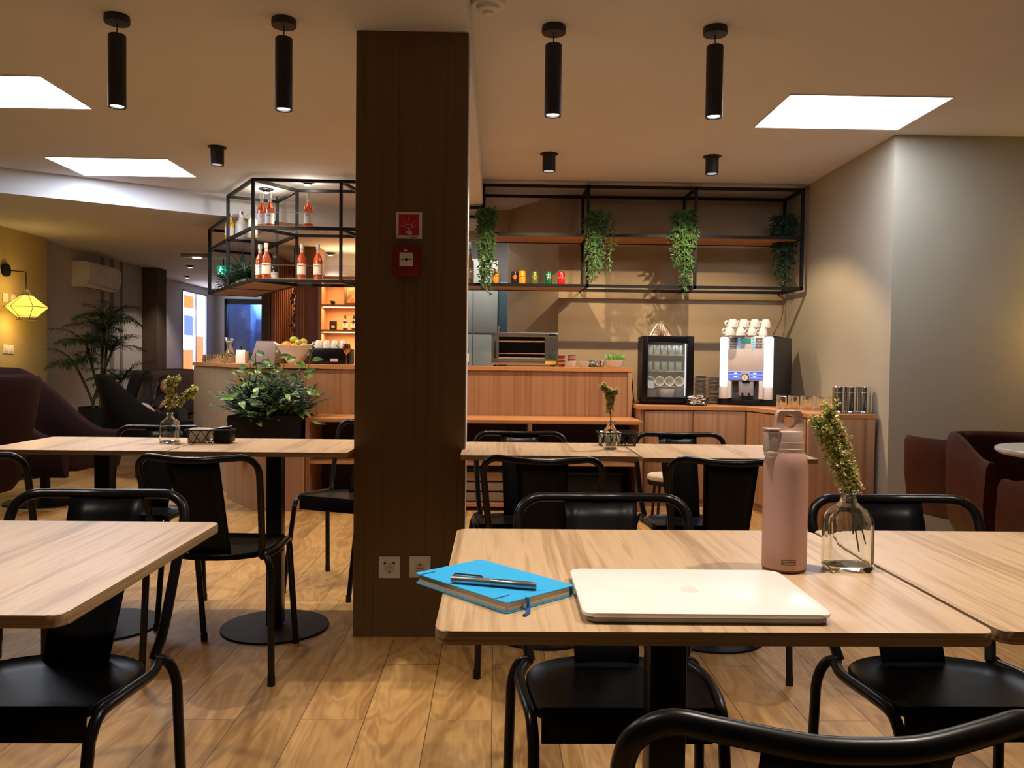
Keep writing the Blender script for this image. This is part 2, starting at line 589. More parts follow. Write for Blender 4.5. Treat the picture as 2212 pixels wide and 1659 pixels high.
# left side walls
struct('wall_left', MB().box2(-5.2, -4.95, -2.5, 9.2, 0, ZC), WALLY)
struct('wall_left', MB().box2(-5.3, -5.1, 9.2, 12.1, 0, ZL + .05), WALLM)
struct('wall_left', MB().box2(-5.6, -4.89, 12.0, 12.35, 0, ZL + .05), WALLB)
struct('wall_left', MB().box2(-5.6, -5.4, 12.35, 14.3, 0, ZL + .05), WALLM)
struct('wall_left', MB().box2(-5.6, -5.4, 15.5, 16.2, 0, ZL + .05), WALLM)
struct('wall_left', MB().box2(-5.6, -5.4, 14.3, 15.5, 2.28, ZL + .05), WALLM)
# painted stripes near the air conditioner
struct('trim_2', MB().box2(-5.1, -5.094, 10.75, 10.85, 0, ZL).box2(-5.1, -5.094, 11.0, 11.12, 0, ZL).box2(-5.1, -5.094, 11.3, 11.38, 0, ZL),
       mat('stripe_grey', (0.22, 0.22, 0.24), 0.8), 'grey vertical stripes painted on the lounge wall beside the air conditioner')
# far wall with the shop window
struct('wall_far', MB().box2(-5.6, -5.23, 16, 16.2, 0, ZL + .05), WALLM)
struct('wall_far', MB().box2(-4.2, -0.4, 16, 16.2, 0, ZL + .05), WALLM)
struct('wall_far', MB().box2(-5.23, -4.2, 16, 16.2, 2.25, ZL + .05), WALLM)
struct('wall_lounge', MB().box2(-2.88, -2.79, 10.2, 14.5, 0, ZL + .05), WALLB)

w = thing('window_1', 'dark-framed window onto a blue street at dusk', 'window', (-4.715, 16.05, 0)); w['kind'] = 'structure'
mb = MB()
for x in (-.50, .50): mb.box(x, 0, 1.13, .07, .08, 2.24)
mb.box(0, 0, 2.20, 1.0, .08, .10); mb.box(0, 0, .06, 1.0, .08, .10)
mb.build('window_frame', BLACKM, w)
MB().box(0, .02, 1.13, .94, .008, 2.06).build('pane', mat('window_glass', (.6, .7, .8), .03, alpha=.05, col2=(.6, .7, .8)), w)
STREET = mat('street_plaster', (0.50, 0.60, 0.75), 0.9, col2=(0.20, 0.27, 0.42), scale=(1.2, 1.2, 1.6), contrast=(.42, .5))
tag(MB().box2(-7, -2, 18.0, 18.2, 0, 1.95).box2(-7, -5.2, 17.6, 18.0, 0, 3).box2(-7, -2, 18.1, 18.2, 1.95, 3.2).build('street_wall', STREET),
    'peeling plaster wall across the street, seen through the far window', 'wall')
light('dusk_fill_light', 'AREA', (-4.6, 16.35, 2.9), 2200, (0.20, 0.42, 1.0), rot=(R(35), 0, 0), size=2.5, sizey=.5)  # unseen area light added to turn the street wall dusk blue

# lit shop window with posters in the left wall
w = thing('window_2', 'brightly lit shop window with orange and blue posters at the far end of the lounge', 'window', (-5.42, 14.9, 0)); w['kind'] = 'structure'
LITW = mat('lit_pane', (0.9, 0.9, 0.95), 0.5, emit=(0.85, 0.9, 1.0), estr=7.0)
LITO = mat('lit_orange', (0.9, 0.4, 0.15), 0.5, emit=(1.0, 0.30, 0.08), estr=1.3)
LITB = mat('lit_blue', (0.3, 0.4, 0.8), 0.5, emit=(0.25, 0.38, 0.95), estr=1.0)
MB().box2(-.01, .0, -.57, .57, .05, 2.26).build('pane', LITW, w)
mb = MB(); mb.box2(0, .006, -.50, -.02, .1, 1.25, .001)
mb.build('poster', LITO, w)
MB().box2(0, .006, .12, .5, .1, 1.5, .001).build('poster', LITO, w)
MB().box2(0, .006, -.46, .0, 1.98, 2.2, .001).build('poster', LITO, w)
MB().box2(0, .006, -.45, -.03, 1.5, 1.85).build('poster', LITB, w)
mb = MB()
for y in (-.59, .05, .59): mb.box(.015, y, 1.15, .04, .03, 2.26)
mb.box(.015, 0, 2.27, .04, 1.2, .03)
mb.build('window_frame', mat('frame_grey', (.25, .25, .3), .5), w)


# ------------------------------------------------------------------ luminous ceiling panels
PANEL = mat('panel_diffuser', (1, 1, 1), 0.5, emit=(0.86, 0.91, 1.0), estr=9.0)
TRIMW = mat('panel_trim', (0.8, 0.8, 0.8), 0.5)
for i, (x0, x1, y0, y1, lb) in enumerate([
        (1.62, 2.53, 4.58, 5.21, 'white glowing skylight panel in the ceiling by the right wall corner'),
        (-3.36, -2.45, 4.50, 5.06, 'white glowing skylight panel cut by the left edge, left of the leftmost pendant'),
        (-3.40, -2.49, 6.30, 6.90, 'white glowing skylight panel just before the lower lounge ceiling')]):
    c = thing('skylight_panel', lb, 'skylight', ((x0 + x1) / 2, (y0 + y1) / 2, ZC), group='skylight panels in the ceiling')
    a, d = (x1 - x0) / 2, (y1 - y0) / 2
    MB().box2(-a, a, -d, d, -.004, -.001).build('diffuser', PANEL, c)
    mb = MB()
    for s in (-1, 1):
        mb.box(s * (a + .004), 0, -.003, .008, 2 * d + .016, .006); mb.box(0, s * (d + .004), -.003, 2 * a, .008, .006)
    mb.build('frame', TRIMW, c)
    light('panel_light', 'AREA', (0, 0, -.012), LIGHT['panel'], COOL, c, size=2 * a, sizey=2 * d)

# ------------------------------------------------------------------ pendants, downlights
BULB = mat('lamp_glow', (1, 1, 1), 0.5, emit=(1.0, 0.93, 0.8), estr=30.0)


def make_pendant(label, loc, group):
    t = thing('pendant_lamp', label, 'lamp', loc, 0, group)
    MB().lathe([(.0, 0), (.052, 0), (.054, -.01), (.054, -.028), (.052, -.032), (0, -.032)][::-1], seg=32, cap=(False, False)).build('canopy', NAVY, t)
    MB().cyl((0, 0, -.03), (0, 0, -.09), .0025, seg=8).build('cord', BLACKM, t)
    MB().lathe([(.030, -.395), (.0375, -.398), (.0375, -.085), (.035, -.082), (.004, -.082)], seg=32, cap=(False, True)).build('tube', NAVY, t)
    MB().lathe([(.001, -.386), (.029, -.386), (.029, -.389), (.001, -.389)], seg=24, cap=(False, False)).build('bulb', BULB, t)
    light('pendant_light', 'SPOT', (0, 0, -.40), LIGHT['pendant'], WARM, t, size=.022, spot=100, blend=.5)
    return t


PL = ['first', 'second', 'third', 'fourth']
pend = [(-1.68, 3.70, 'black cylinder pendant lamp furthest left, beside the cut-off skylight'),
        (-.95, 3.70, 'black cylinder pendant lamp just left of the pillar'),
        (.245, 3.72, 'black cylinder pendant lamp just right of the pillar and smoke detector'),
        (.965, 3.70, 'black cylinder pendant lamp nearest the right skylight')]
p0 = make_pendant(pend[0][2], (pend[0][0], pend[0][1], ZC), 'cylinder pendant lamps in a row')
for x, y, lb in pend[1:]:
    dup(p0, (x, y, ZC), 0, lb)
for x, w_ in ((-1.0, 'the left foreground table'), (.28, 'the laptop'), (1.1, 'the table at the right edge')):          # the next row of the same lamps, over the front tables
    dup(p0, (x, 1.35, ZC), 0, 'black cylinder pendant lamp over %s, above the picture' % w_)


def make_downlight(label, loc, group, aim):
    t = thing('ceiling_spotlight', label, 'lamp', loc, 0, group)
    MB().lathe([(0, -.006), (.063, -.006), (.065, -.003), (.065, 0), (0, 0)], seg=32, cap=(False, False)).build('flange', NAVY, t)
    MB().lathe([(.036, -.125), (.047, -.128), (.047, -.006)], seg=32, cap=(False, True)).build('body', NAVY, t)
    MB().lathe([(.001, -.105), (.036, -.105), (.036, -.108), (.001, -.108)], seg=24, cap=(False, False)).build('bulb', BULB, t)
    light('spot_light', 'SPOT', (0, 0, -.140), LIGHT['downlight'], (1.0, 0.74, 0.44), t, rot=aim, size=.012, spot=126, blend=.30)
    return t


d0 = make_downlight('short black ceiling spotlight left of the pillar, above the bottle rack', (-1.99, 5.93, ZC), 'short ceiling spotlights', (R(13), 0, 0))
dup(d0, (.37, 5.97, ZC), 0, 'short black ceiling spotlight behind the pendant right of the pillar')
dup(d0, (1.55, 5.97, ZC), 0, 'short black ceiling spotlight nearest the right wall')

# small recessed lamps over the bar and lounge
SMALL = 'small spotlights over the bar and lounge'


def small_spot(label, loc, power, col=WARM, spot=110, glare=0):
    t = thing('recessed_spotlight', label, 'lamp', loc, 0, SMALL)
    MB().lathe([(0, -.03), (.03, -.03), (.034, -.012), (.062, -.008), (.064, 0), (0, 0)], seg=24, cap=(False, False)).build('housing', NAVY, t)
    MB().lathe([(.001, -.034), (.026, -.034), (.026, -.031), (.001, -.031)], seg=16, cap=(False, False)).build('bulb', BULB, t)
    light('spot_light', 'SPOT', (0, 0, -.05), power, col, t, size=.02, spot=spot, blend=.6)
    if glare: light('glare_light', 'POINT', (0, 0, -.055), glare, col, t, size=.02)


small_spot('small black spotlight inside the left end of the bottle rack', (-2.04, 7.36, ZC), 24, glare=3.0)
small_spot('small black spotlight above the single rose bottle', (-1.60, 7.02, ZC), 24, glare=3.0)
small_spot('small black spotlight over the bar shelves', (-2.02, 10.1, ZL), 14)
small_spot('tiny black spotlight in the lounge ceiling below the emergency fitting', (-4.30, 11.7, ZL), 60, (1, .8, .65))
small_spot('tiny black spotlight furthest back in the lounge ceiling', (-4.90, 13.2, ZL), 50, (1, .8, .65))

# smoke detector etc.
t = thing('smoke_detector', 'white round smoke detector on the ceiling right of the beam', 'smoke detector', (-.045, 3.46, ZC))
MB().lathe([(0, -.052), (.03, -.052), (.045, -.045), (.05, -.03), (.068, -.028), (.072, -.02), (.072, 0), (0, 0)], seg=36, cap=(False, False)).build('housing', WHITE, t)
MB().lathe([(0, -.062), (.018, -.062), (.022, -.052)], c=(.0, 0, 0), seg=20, cap=(False, False)).build('sensor', WHITE, t)
t = MB().lathe([(0, -.012), (.025, -.012), (.04, -.005), (.042, 0), (0, 0)], seg=24, cap=(False, False)).build('ceiling_sensor', WHITE, loc=(2.47, 6.5, ZC))
tag(t, 'tiny white round sensor on the ceiling close to the right wall', 'sensor')
t = thing('emergency_light', 'brown emergency light fitting with a bright lens on the lounge ceiling', 'lamp', (-3.76, 10.4, ZL))
MB().box(0, 0, -.022, .33, .12, .044, .012).build('housing', mat('fitting_brown', (.34, .26, .22), .5), t)
MB().box(.03, -.03, -.050, .10, .05, .014, .005).build('lens', mat('lens_glow', (1, 1, 1), .5, emit=(1, .95, .85), estr=3), t)

# exit sign
t = thing('exit_sign', 'small glowing green running-man exit sign beyond the hanging rack', 'sign', at(483, 584, Y=10.9))
MB().box(0, 0, 0, .17, .03, .12, .004).build('housing', mat('exit_green', (0, .25, .16), .5, emit=(0.0, .55, .32), estr=.6), t)
XW = mat('exit_white', (.8, 1, .9), .5, emit=(.5, 1, .85), estr=1.6)
mb = MB()
mb.ball((-.03, -.018, .038), .012, sub=1)
for a, c in [((-.03, .02), (-.04, -.012)), ((-.03, .018), (-.008, .008)), ((-.03, .018), (-.058, .004)), ((-.04, -.012), (-.015, -.03)), ((-.015, -.03), (-.012, -.05)), ((-.04, -.012), (-.065, -.045))]:
    mb.bar((a[0], -.018, a[1]), (c[0], -.018, c[1]), .010, .006)
mb.bar((.025, -.018, .0), (.07, -.018, .0), .008, .006); mb.bar((.055, -.018, .018), (.072, -.018, 0), .008, .006); mb.bar((.055, -.018, -.018), (.072, -.018, 0), .008, .006)
mb.build('pictogram', XW, t)
MB().cyl((0, 0, .06), (0, 0, ZL - t.location.z), .006, seg=8).build('hanger', BLACKM, t)

# ------------------------------------------------------------------ tables
CAFE = 'square cafe tables'


def make_table(label, x0, x1, y0, y1, rot=0.0):
    w, d = x1 - x0 - .004, y1 - y0
    t = thing('cafe_table', label, 'table', ((x0 + x1) / 2, (y0 + y1) / 2, 0), rot, CAFE)
    mb = MB()
    mb.prism(rrect(w, d, .022, 5), .732, .750, .0012, 1)
    for f in mb.bm.faces:
        f.material_index = 0 if abs(f.normal.z) > .6 else 1
    bmesh.ops.recalc_face_normals(mb.bm, faces=mb.bm.faces)
    for f in mb.bm.faces:
        f.normal_update()
        f.material_index = 0 if abs(f.normal.z) > .6 else 1
    mb.build('tabletop', [TABLE, PLY], t)
    MB().box(0, 0, .727, .30, .30, .008, .002).build('top_plate', BLACKM, t)
    MB().box(0, 0, .37, .062, .062, .71, .003).build('column', BLACK, t)
    MB().prism(rrect(.43, .43, .2149, 12), 0.0, .009, .003).build('base', BLACKM, t)
    return t


make_table('light oak-veneer table carrying the laptop, notebook and pink bottle', -.078, .667, 1.060, 1.716)
make_table('light oak-veneer table cut by the right edge, next to the laptop table', .671, 1.40, 1.068, 1.724)
make_table('light oak-veneer table at the left edge in the foreground', -1.30, -.582, 1.118, 1.767)
make_table('middle-row table furthest left, with the glass vase near its right end', -1.935, -1.236, 3.115, 3.645)
make_table('middle-row table left of the pillar, with the napkin basket', -1.232, -.553, 3.105, 3.640)
make_table('middle-row table right of the pillar, with the vase of pale flowers', -.130, .545, 3.065, 3.575)
make_table('middle-row table behind the pink bottle, right of the vase table', .549, 1.21, 3.03, 3.555)


# ------------------------------------------------------------------ chairs
def chair_parts(t):
    r = .0115
    for s in (-1, 1):
        # rear leg, springs outwards from the seat joint
        MB().tube(smooth_path([(s * .172, -.165, .440), (s * .197, -.182, .425), (s * .212, -.192, .38), (s * .215, -.196, .30), (s * .222, -.21, .012)], 5), r, 16).build('leg', BLACK, t)
        # side rail and front leg in one bent tube
        MB().tube(smooth_path([(s * .178, -.180, .430), (s * .198, -.09, .432), (s * .192, .03, .437), (s * .183, .098, .432), (s * .179, .128, .400), (s * .178, .142, .35), (s * .180, .212, .012)], 5), r, 16).build('leg', BLACK, t)
    for s in (-1, 1):
        for p in ((s * .222, -.21), (s * .180, .212)):
            MB().cyl((p[0], p[1], 0), (p[0], p[1], .03), .0130, seg=14).build('foot', BLACK, t)
    # back tube
    half = [(.172, -.168, .436), (.184, -.195, .50), (.198, -.258, .69), (.199, -.275, .735), (.188, -.286, .762), (.160, -.296, .778), (.12, -.313, .778), (.05, -.337, .774)]
    pts = [(-x, y, z) for x, y, z in half] + [(0, -.341, .773)] + half[::-1]
    MB().tube(smooth_path(pts, 7), r, 18).build('back_tube', BLACK, t)
    # splat: bent steel sheet
    mb = MB()
    rows = []
    for i in range(9):
        u = i / 8
        z = .773 - u * (.773 - .420)
        y = -.340 + u * .166
        hw = .086 - .015 * u
        rows.append([(hw * q, y - .0 + .020 * abs(q) ** 2 * (1 - .6 * u), z) for q in (-1, -.6, -.2, .2, .6, 1)])
    vr = [[mb.bm.verts.new(p) for p in row] for row in rows]
    for a in range(8):
        for i in range(5):
            mb.bm.faces.new((vr[a][i], vr[a][i + 1], vr[a + 1][i + 1], vr[a + 1][i]))
    mb.build('backrest', SHEET, t, recalc=False, thick=.004)
    # seat: dished sheet with a rounded rear and a turned-down front lip
    mb = MB()
    def outline(k):
        pts = []
        for i in range(17):
            a = math.pi * i / 16
            pts.append((-.185 * k * math.cos(a) * (1.0), -.045 * k - .16 * k * math.sin(a) ** .75))
        pts += [(.182 * k, .01 * k), (.172 * k, .095 * k), (.165 * k, .108 * k), (-.165 * k, .108 * k), (-.172 * k, .095 * k), (-.182 * k, .01 * k)]
        return pts
    base = lambda x, y: .431 + .03 * (y + .17)
    rings = []
    for k, dz in ((1.0, -.012), (1.005, 0.004), (.985, .008), (.93, .0), (.7, -.004), (.35, -.006), (.05, -.006)):
        rings.append([(x, y, base(x, y) + dz) for x, y in outline(k)])
    mb.rings(rings, True, (False, True))
    mb.build('seat', SHEET, t, smooth=50)
    MB().box(0, .111, .410, .325, .004, .058, .001, rx=R(4)).build('seat_lip', SHEET, t)
    return t


CH = 'black steel cafe chairs'
cpos = [  # x, y, rotation in degrees, label
    (-.918, 1.645, 180, 'black steel cafe chair behind the left foreground table, seat facing the camera'),
    (-1.536, 3.54, 180, 'black steel cafe chair behind the middle-row glass vase'),
    (-1.73, 2.99, 0, 'black steel cafe chair cut by the left edge, at the furthest left middle table'),
    (-.955, 2.985, -3, 'black steel cafe chair before the table left of the pillar, back to camera'),
    (-.74, 4.00, 157, 'black steel cafe chair half hidden by the left side of the pillar'),
    (.115, 3.40, 180, 'black steel cafe chair on the far side of the table right of the pillar'),
    (.83, 3.40, 180, 'black steel cafe chair on the far side, before the oak sideboard doors'),
    (.19, 3.02, -6, 'black steel cafe chair on the near side of the table right of the pillar'),
    (.83, 3.02, -8, 'black steel cafe chair just left of the pink bottle, its back to the camera'),
    (.256, 1.645, 180, 'black steel cafe chair behind the laptop table, partly under it'),
    (.953, 1.655, 180, 'black steel cafe chair behind the small glass bottle of flowers'),
    (.322, 1.025, 0, 'black steel cafe chair nearest the camera at the bottom edge'),
]
ch0 = chair_parts(thing('cafe_chair', cpos[0][3], 'chair', (cpos[0][0], cpos[0][1], 0), R(cpos[0][2]), CH))
for x, y, a, lb in cpos[1:]:
    dup(ch0, (x, y, 0), R(a), lb)


# upholstered shells ---------------------------------------------------
def shell(mb, w, d, hf, z0=.25, thick=.07, lean=.2, n=56, corner=.8):
    """U-shaped upholstered shell open to +y; hf(t) gives the height, t = 0 at the back, 1 at the arm ends"""
    rings = []
    for i in range(n + 1):
        u = -1 + 2 * i / n
        t = abs(u)
        # superellipse U
        if t > .55:
            q = (t - .55) / .45
            x, y = w / 2, -d / 2 + d * .42 + q * d * .58
            nx, ny = 1, 0
        else:
            a = (t / .55) * math.pi / 2
            x = w / 2 * math.sin(a) ** corner
            y = -d / 2 + d * .42 * (1 - math.cos(a) ** corner)
            nx, ny = math.sin(a), -math.cos(a)
        sg = 1 if u >= 0 else -1
        h = hf(t)
        def P(off, z):
            l = max(0, z - z0) * lean * (1 - t) ** .6
            return (sg * (x - nx * off), y - ny * off - l, z)
        ring = [P(.03, z0), P(0, z0 + .06), P(-.01, (z0 + h) / 2), P(0, h - .03), P(thick * .3, h), P(thick * .7, h), P(thick, h - .03), P(thick, (z0 + h) / 2), P(thick * .9, z0)]
        rings.append(ring)
    mb.rings(rings, True, (True, True))
    return mb


def sstep(a, b, x):
    x = min(1, max(0, (x - a) / (b - a)))
    return x * x * (3 - 2 * x)


def wing_chair(label, loc, rot, m, group, hb=1.03, a=.30, b=.78, ha=.56):
    t = thing('wing_armchair', label, 'armchair', loc, rot, group)
    hf = lambda u: hb - (hb - ha) * sstep(a, b, u) - .03 * u
    shell(MB(), .76, .80, hf, .24, .075, .28).build('shell', m, t, smooth=60)
    mb = MB(); mb.prism(rrect(.60, .64, .1, 6, 0, .08), .27, .44, .04, 3); mb.build('seat_cushion', m, t, smooth=60)
    MB().box(0, -.30, .72, .46, .09, .50, .04, rx=R(-15), seg=3).build('back_cushion', m, t, smooth=60)
    MB().cyl((0, .02, .02), (0, .02, .26), .035, seg=14).build('column', BLACKM, t)
    MB().lathe([(0, 0), (.28, 0), (.28, .012), (.05, .03), (0, .03)], c=(0, .02, 0), seg=28, cap=(False, False)).build('base', BLACKM, t)
    return t


WG = 'upholstered wing armchairs in the lounge'
wing_chair('brown wing armchair at the far left edge, its back turned to the room', (-3.47, 5.2, 0), R(84), FABRIC, WG, .98)
wing_chair('brown wing armchair with its low arm pointing at the palm', (-3.41, 6.27, 0), R(-95), FABRIC, WG, 1.02, .35, .92)
wing_chair('near-black wing armchair seen from the side, right of the palm', (-3.10, 7.80, 0), R(-64), FABRICD, WG, .95, .15, .80, .50)
wing_chair('grey-brown wing armchair in which the dark-haired person sits', (-3.52, 8.95, 0), R(192), mat('taupe_fabric', (.09, .06, .045), .95, col2=(.07, .045, .035), scale=(80, 80, 80)), WG, .98)
t = thing('cushion', 'pale beige cushion lying on the arm of the near-black armchair', 'cushion', (-3.13, 7.47, .63), R(10))
MB().ball((0, 0, 0), .085, (1, .5, .55), 3, Euler((0, R(40), 0)).to_matrix()).build('cover', mat('beige_cloth', (.36, .26, .20), .9), t)

t = thing('lounge_table', 'low dark round lounge table on a disc foot between the armchairs', 'table', (-4.35, 7.6, 0))
MB().lathe([(0, .40), (.33, .40), (.34, .41), (.34, .425), (0, .425)], seg=36, cap=(False, False)).build('tabletop', BLACKM, t)
MB().cyl((0, 0, .015), (0, 0, .40), .03, seg=12).build('column', BLACKM, t)
MB().lathe([(0, 0), (.25, 0), (.25, .012), (.04, .02), (0, .02)], seg=32, cap=(False, False)).build('base', BLACKM, t)


def tub_chair(label, loc, rot, seatmat, hb=.76, drop=.22, a=.28, group='brown leather tub chairs by the right wall'):
    t = thing('tub_chair', label, 'armchair', loc, rot, group)
    hf = lambda u: hb - drop * sstep(a, .95, u)
    shell(MB(), .60, .60, hf, .26, .05, .10).build('shell', LEATHER, t, smooth=60)
    MB().prism(rrect(.49, .50, .12, 6, 0, .02), .30, .46, .035, 3).build('seat_cushion', seatmat, t, smooth=60)
    for sx in (-1, 1):
        for sy in (-1, 1):
            MB().cyl((sx * .20, sy * .20, .28), (sx * .24, sy * .24, 0), .016, .010, seg=10).build('leg', BLACKM, t)
    return t


SEATG = mat('seat_leather', (.17, .11, .11), .5)
tub_chair('brown leather tub chair nearest the sideboard, seen from behind and side', (2.72, 4.62, 0), R(-80), SEATG, .70, .24, .2)
tub_chair('brown leather tub chair facing the camera behind the white round table', (2.60, 3.99, 0), R(172), SEATG, .76, .10, .5)
tub_chair('brown leather tub chair cut by the right edge, in front of the round table', (2.46, 3.18, 0), R(0), SEATG, .74, .12, .4)
t = thing('round_table', 'small round white-topped table among the brown tub chairs', 'table', (2.60, 3.57, 0))
MB().lathe([(0, .71), (.33, .71), (.345, .722), (.345, .733), (.34, .738), (0, .738)], seg=48, cap=(False, False)).build('tabletop', mat('marble_top', (.62, .58, .52), .3), t)
MB().cyl((0, 0, .02), (0, 0, .71), .03, seg=14).build('column', BLACKM, t)
MB().lathe([(0, 0), (.2, 0), (.2, .01), (.04, .02), (0, .02)], seg=32, cap=(False, False)).build('base', BLACKM, t)

# ------------------------------------------------------------------ bar
t = thing('bar_counter', 'oak-panelled bar counter running behind the pillar, its left end angled back', 'counter', (0, 6.5, 0))
mb = MB(); mb.box2(-2.04, 1.05, .012, .035, 0, 1.028); mb.box2(1.05, 1.082, 0, .50, 0, 1.028, .001)
mb.build('front_panel', OAKZ, t)
MB().prism([(-2.04, .012), (-2.02, .035), (-2.84, 1.42), (-2.87, 1.40)], 0, 1.028).build('side_panel', OAKGREY, t)
MB().prism([(-2.052, -.004), (1.086, -.004), (1.086, .52), (-1.72, .52), (-2.28, 1.50), (-2.89, 1.42)], 1.03, 1.062, .0015, 1).build('worktop', OAK, t)
MB().box2(-1.6, 1.0, .5, .52, 0, 1.02).build('rear_panel', OAKZ, t)

# open shelf unit under the bar
t = thing('low_shelf_unit', 'low open oak shelf unit standing in front of the bar', 'shelf', (0, 6.04, 0))
INN = mat('shelf_inside', (.035, .016, .010), .7)
MB().box2(-1.385, 1.088, 0, .462, .645, .672, .001).build('top_board', OAK, t)
for x in (-1.37, -.52, .26, 1.073):
    MB().box2(x - .014, x + .014, 0, .45, .0, .644).build('upright', OAKZ, t)
for x0, x1 in ((-1.355, -.535), (-.505, .245), (.275, 1.058)):
    MB().box2(x0, x1, .005, .44, .335, .357).build('shelf_board', OAK, t)
    MB().box2(x0, x1, .005, .44, .03, .055).build('bottom_board', OAK, t)
MB().box2(-1.355, 1.058, .445, .455, .03, .644).build('back_panel', INN, t)
tag(MB().prism([(-1.74, 5.97), (-1.39, 5.97), (-1.39, 6.49), (-2.10, 6.49)], 0, .44, .001, 1).build('plinth', OAKZ), 'oak plinth under the black plant trough', 'plinth')
t = thing('crate', 'pale wooden crate on the lower shelf right of the pillar', 'crate', (-.02, 6.24, .055))
mb = MB()
for z in (.04, .115, .19):
    mb.box(0, -.13, z, .40, .012, .06); mb.box(0, .13, z, .40, .012, .06); mb.box(-.2, 0, z, .012, .25, .06); mb.box(.2, 0, z, .012, .25, .06)
mb.build('slats', mat('crate_wood', (.42, .3, .18), .7), t)
MB().box(0, 0, .012, .39, .25, .02).build('bottom', mat('crate_wood', (.42, .3, .18), .7), t)
t = MB().lathe([(.0, 0), (.05, 0), (.14, .05), (.15, .055), (.14, .06), (.05, .01), (0, .01)], seg=28, cap=(False, False)).build('glass_bowl', GLASS, loc=(-.02, 6.24, .28))
tag(t, 'clear glass bowl standing on the pale crate', 'bowl')
t.location.z = .2785
t = thing('storage_box', 'dark closed box on the lowest shelf under the right of the bar', 'box', (.72, 6.26, .055))
MB().box(0, 0, .10, .46, .28, .20, .01).build('body', BLACKM, t); MB().box(0, 0, .214, .48, .30, .025, .008).build('lid', BLACKM, t)

t = thing('stool', 'low round stool with a cream top before the end of the low shelf', 'stool', (1.24, 5.80, 0))
MB().lathe([(0, .275), (.145, .275), (.155, .285), (.155, .305), (.145, .315), (0, .318)], seg=36, cap=(False, False)).build('cushion', mat('cream_cloth', (.62, .50, .36), .8), t)
MB().lathe([(0, .245), (.15, .245), (.152, .25), (.152, .273), (0, .273)], seg=32, cap=(False, False)).build('frame', BLACKM, t)
for i in range(4):
    a = R(45 + 90 * i)
    MB().cyl((.12 * math.cos(a), .12 * math.sin(a), .246), (.14 * math.cos(a), .14 * math.sin(a), 0), .010, seg=10).build('leg', BLACKM, t)

# sideboard with the coffee machine
t = thing('sideboard', 'oak sideboard in the corner carrying fridge and coffee machine', 'cabinet', (0, 0, 0))
MB().prism([(1.10, 6.27), (1.925, 6.27), (2.10, 5.46), (2.562, 5.46), (2.562, 7.38), (1.10, 7.38)], .745, .772, .001, 1).build('worktop', OAK, t)
MB().prism([(1.115, 6.295), (1.945, 6.295), (2.118, 5.485), (2.54, 5.485), (2.54, 7.36), (1.115, 7.36)], .0, .744).build('body', OAKZ, t)
for x0, x1 in ((1.15, 1.515), (1.52, 1.92)):
    MB().box2(x0, x1, 6.275, 6.293, .06, .735, .001).build('door', OAKZ, t)
MB().box2(2.097, 2.548, 5.462, 5.484, 0, .744, .001).build('side_panel', OAKZ, t)
a, b_ = Vector((1.945, 6.27)), Vector((2.052, 5.49))
MB().prism([(1.928, 6.26), (1.944, 6.262), (2.107, 5.50), (2.091, 5.498)], .06, .735).build('door', OAKZ, t)

# ------------------------------------------------------------------ hanging racks
t = thing('hanging_rack', 'long black steel rack hanging over the sideboard, with plants and drink cans', 'rack', (0, 0, 0))
FY, RY = 6.83, 7.26
ZT, ZM, ZB, ZS = 2.55, 2.153, 1.735, 2.365
px = [-.115, .752, 1.646, 2.537]
mb = MB()
for y in (FY, RY):
    mb.bar((px[0] - .012, y, ZT), (px[3] + .012, y, ZT)); mb.bar((-.52, y, ZB), (px[3] + .012, y, ZB)); mb.bar((px[0], y, ZM), (px[3], y, ZM))
    mb.bar((-.52, y, ZS), (px[0], y, ZS))
for x in px:
    for z in (ZT, ZM, ZB):
        mb.bar((x, FY, z), (x, RY, z))
mb.build('rails', BLACKM, t)
for x in px[1:]:
    for z in (ZM, ZB):
        MB().bar((x, RY + .012, z), (x, 7.40, z), .014).build('wall_bracket', BLACKM, t)
for x in px:
    for y in (FY, RY):
        MB().bar((x, y, ZB - .012), (x, y, ZT + .012)).build('post', BLACKM, t)
for i, (x0, x1) in enumerate(zip(px[:-1], px[1:])):
    MB().box2(x0 + .014, x1 - .014, FY + .014, RY - .014, ZM - .008, ZM + .012).build('shelf_board', OAK, t)
MB().box2(px[0] + .014, px[1] - .014, FY + .014, RY - .014, ZB - .008, ZB + .012).build('shelf_board', OAK, t)
MB().box2(-.52, px[0] - .014, FY + .014, RY - .014, ZB - .008, ZB + .012).build('shelf_board', OAK, t)

t = thing('bottle_rack', 'black steel bottle rack hanging over the angled end of the bar', 'rack', (0, 0, 0))
P1, P2, P3, P4 = (-1.975, 6.75), (-2.41, 7.47), (-2.03, 7.69), (-1.72, 7.16)
P5, P6 = (-2.83, 8.22), (-2.45, 8.46)
Q1, Q4, E1, E4 = (-1.27, 6.77), (-1.20, 7.17), (-.57, 6.80), (-.57, 7.19)
mb = MB()
for z in (2.55, 2.165, 1.74):
    for a, b_ in ((P1, P2), (P3, P4), (P1, E1), (P4, E4), (Q1, Q4), (P2, P3), (P1, P4)):
        mb.bar((*a, z), (*b_, z))
for z in (2.365, 2.165, 1.74):
    for a, b_ in ((P2, P5), (P3, P6), (P5, P6)):
        mb.bar((*a, z), (*b_, z))
mb.build('rails', BLACKM, t)
for q in (P1, P2, P3, P4, Q1, Q4):
    MB().bar((*q, 1.728), (*q, 2.562)).build('post', BLACKM, t)
for q in (P3, (-.80, 7.185)):
    MB().bar((*q, 2.562), (*q, ZC), .014).build('hanger', BLACKM, t)
for q in (P5, P6):
    MB().bar((*q, 1.728), (*q, 2.377)).build('post', BLACKM, t)
SG = mat('shelf_glass', (0.5, 0.5, 0.48), 0.05, alpha=0.28, col2=(0.5, 0.5, 0.48))
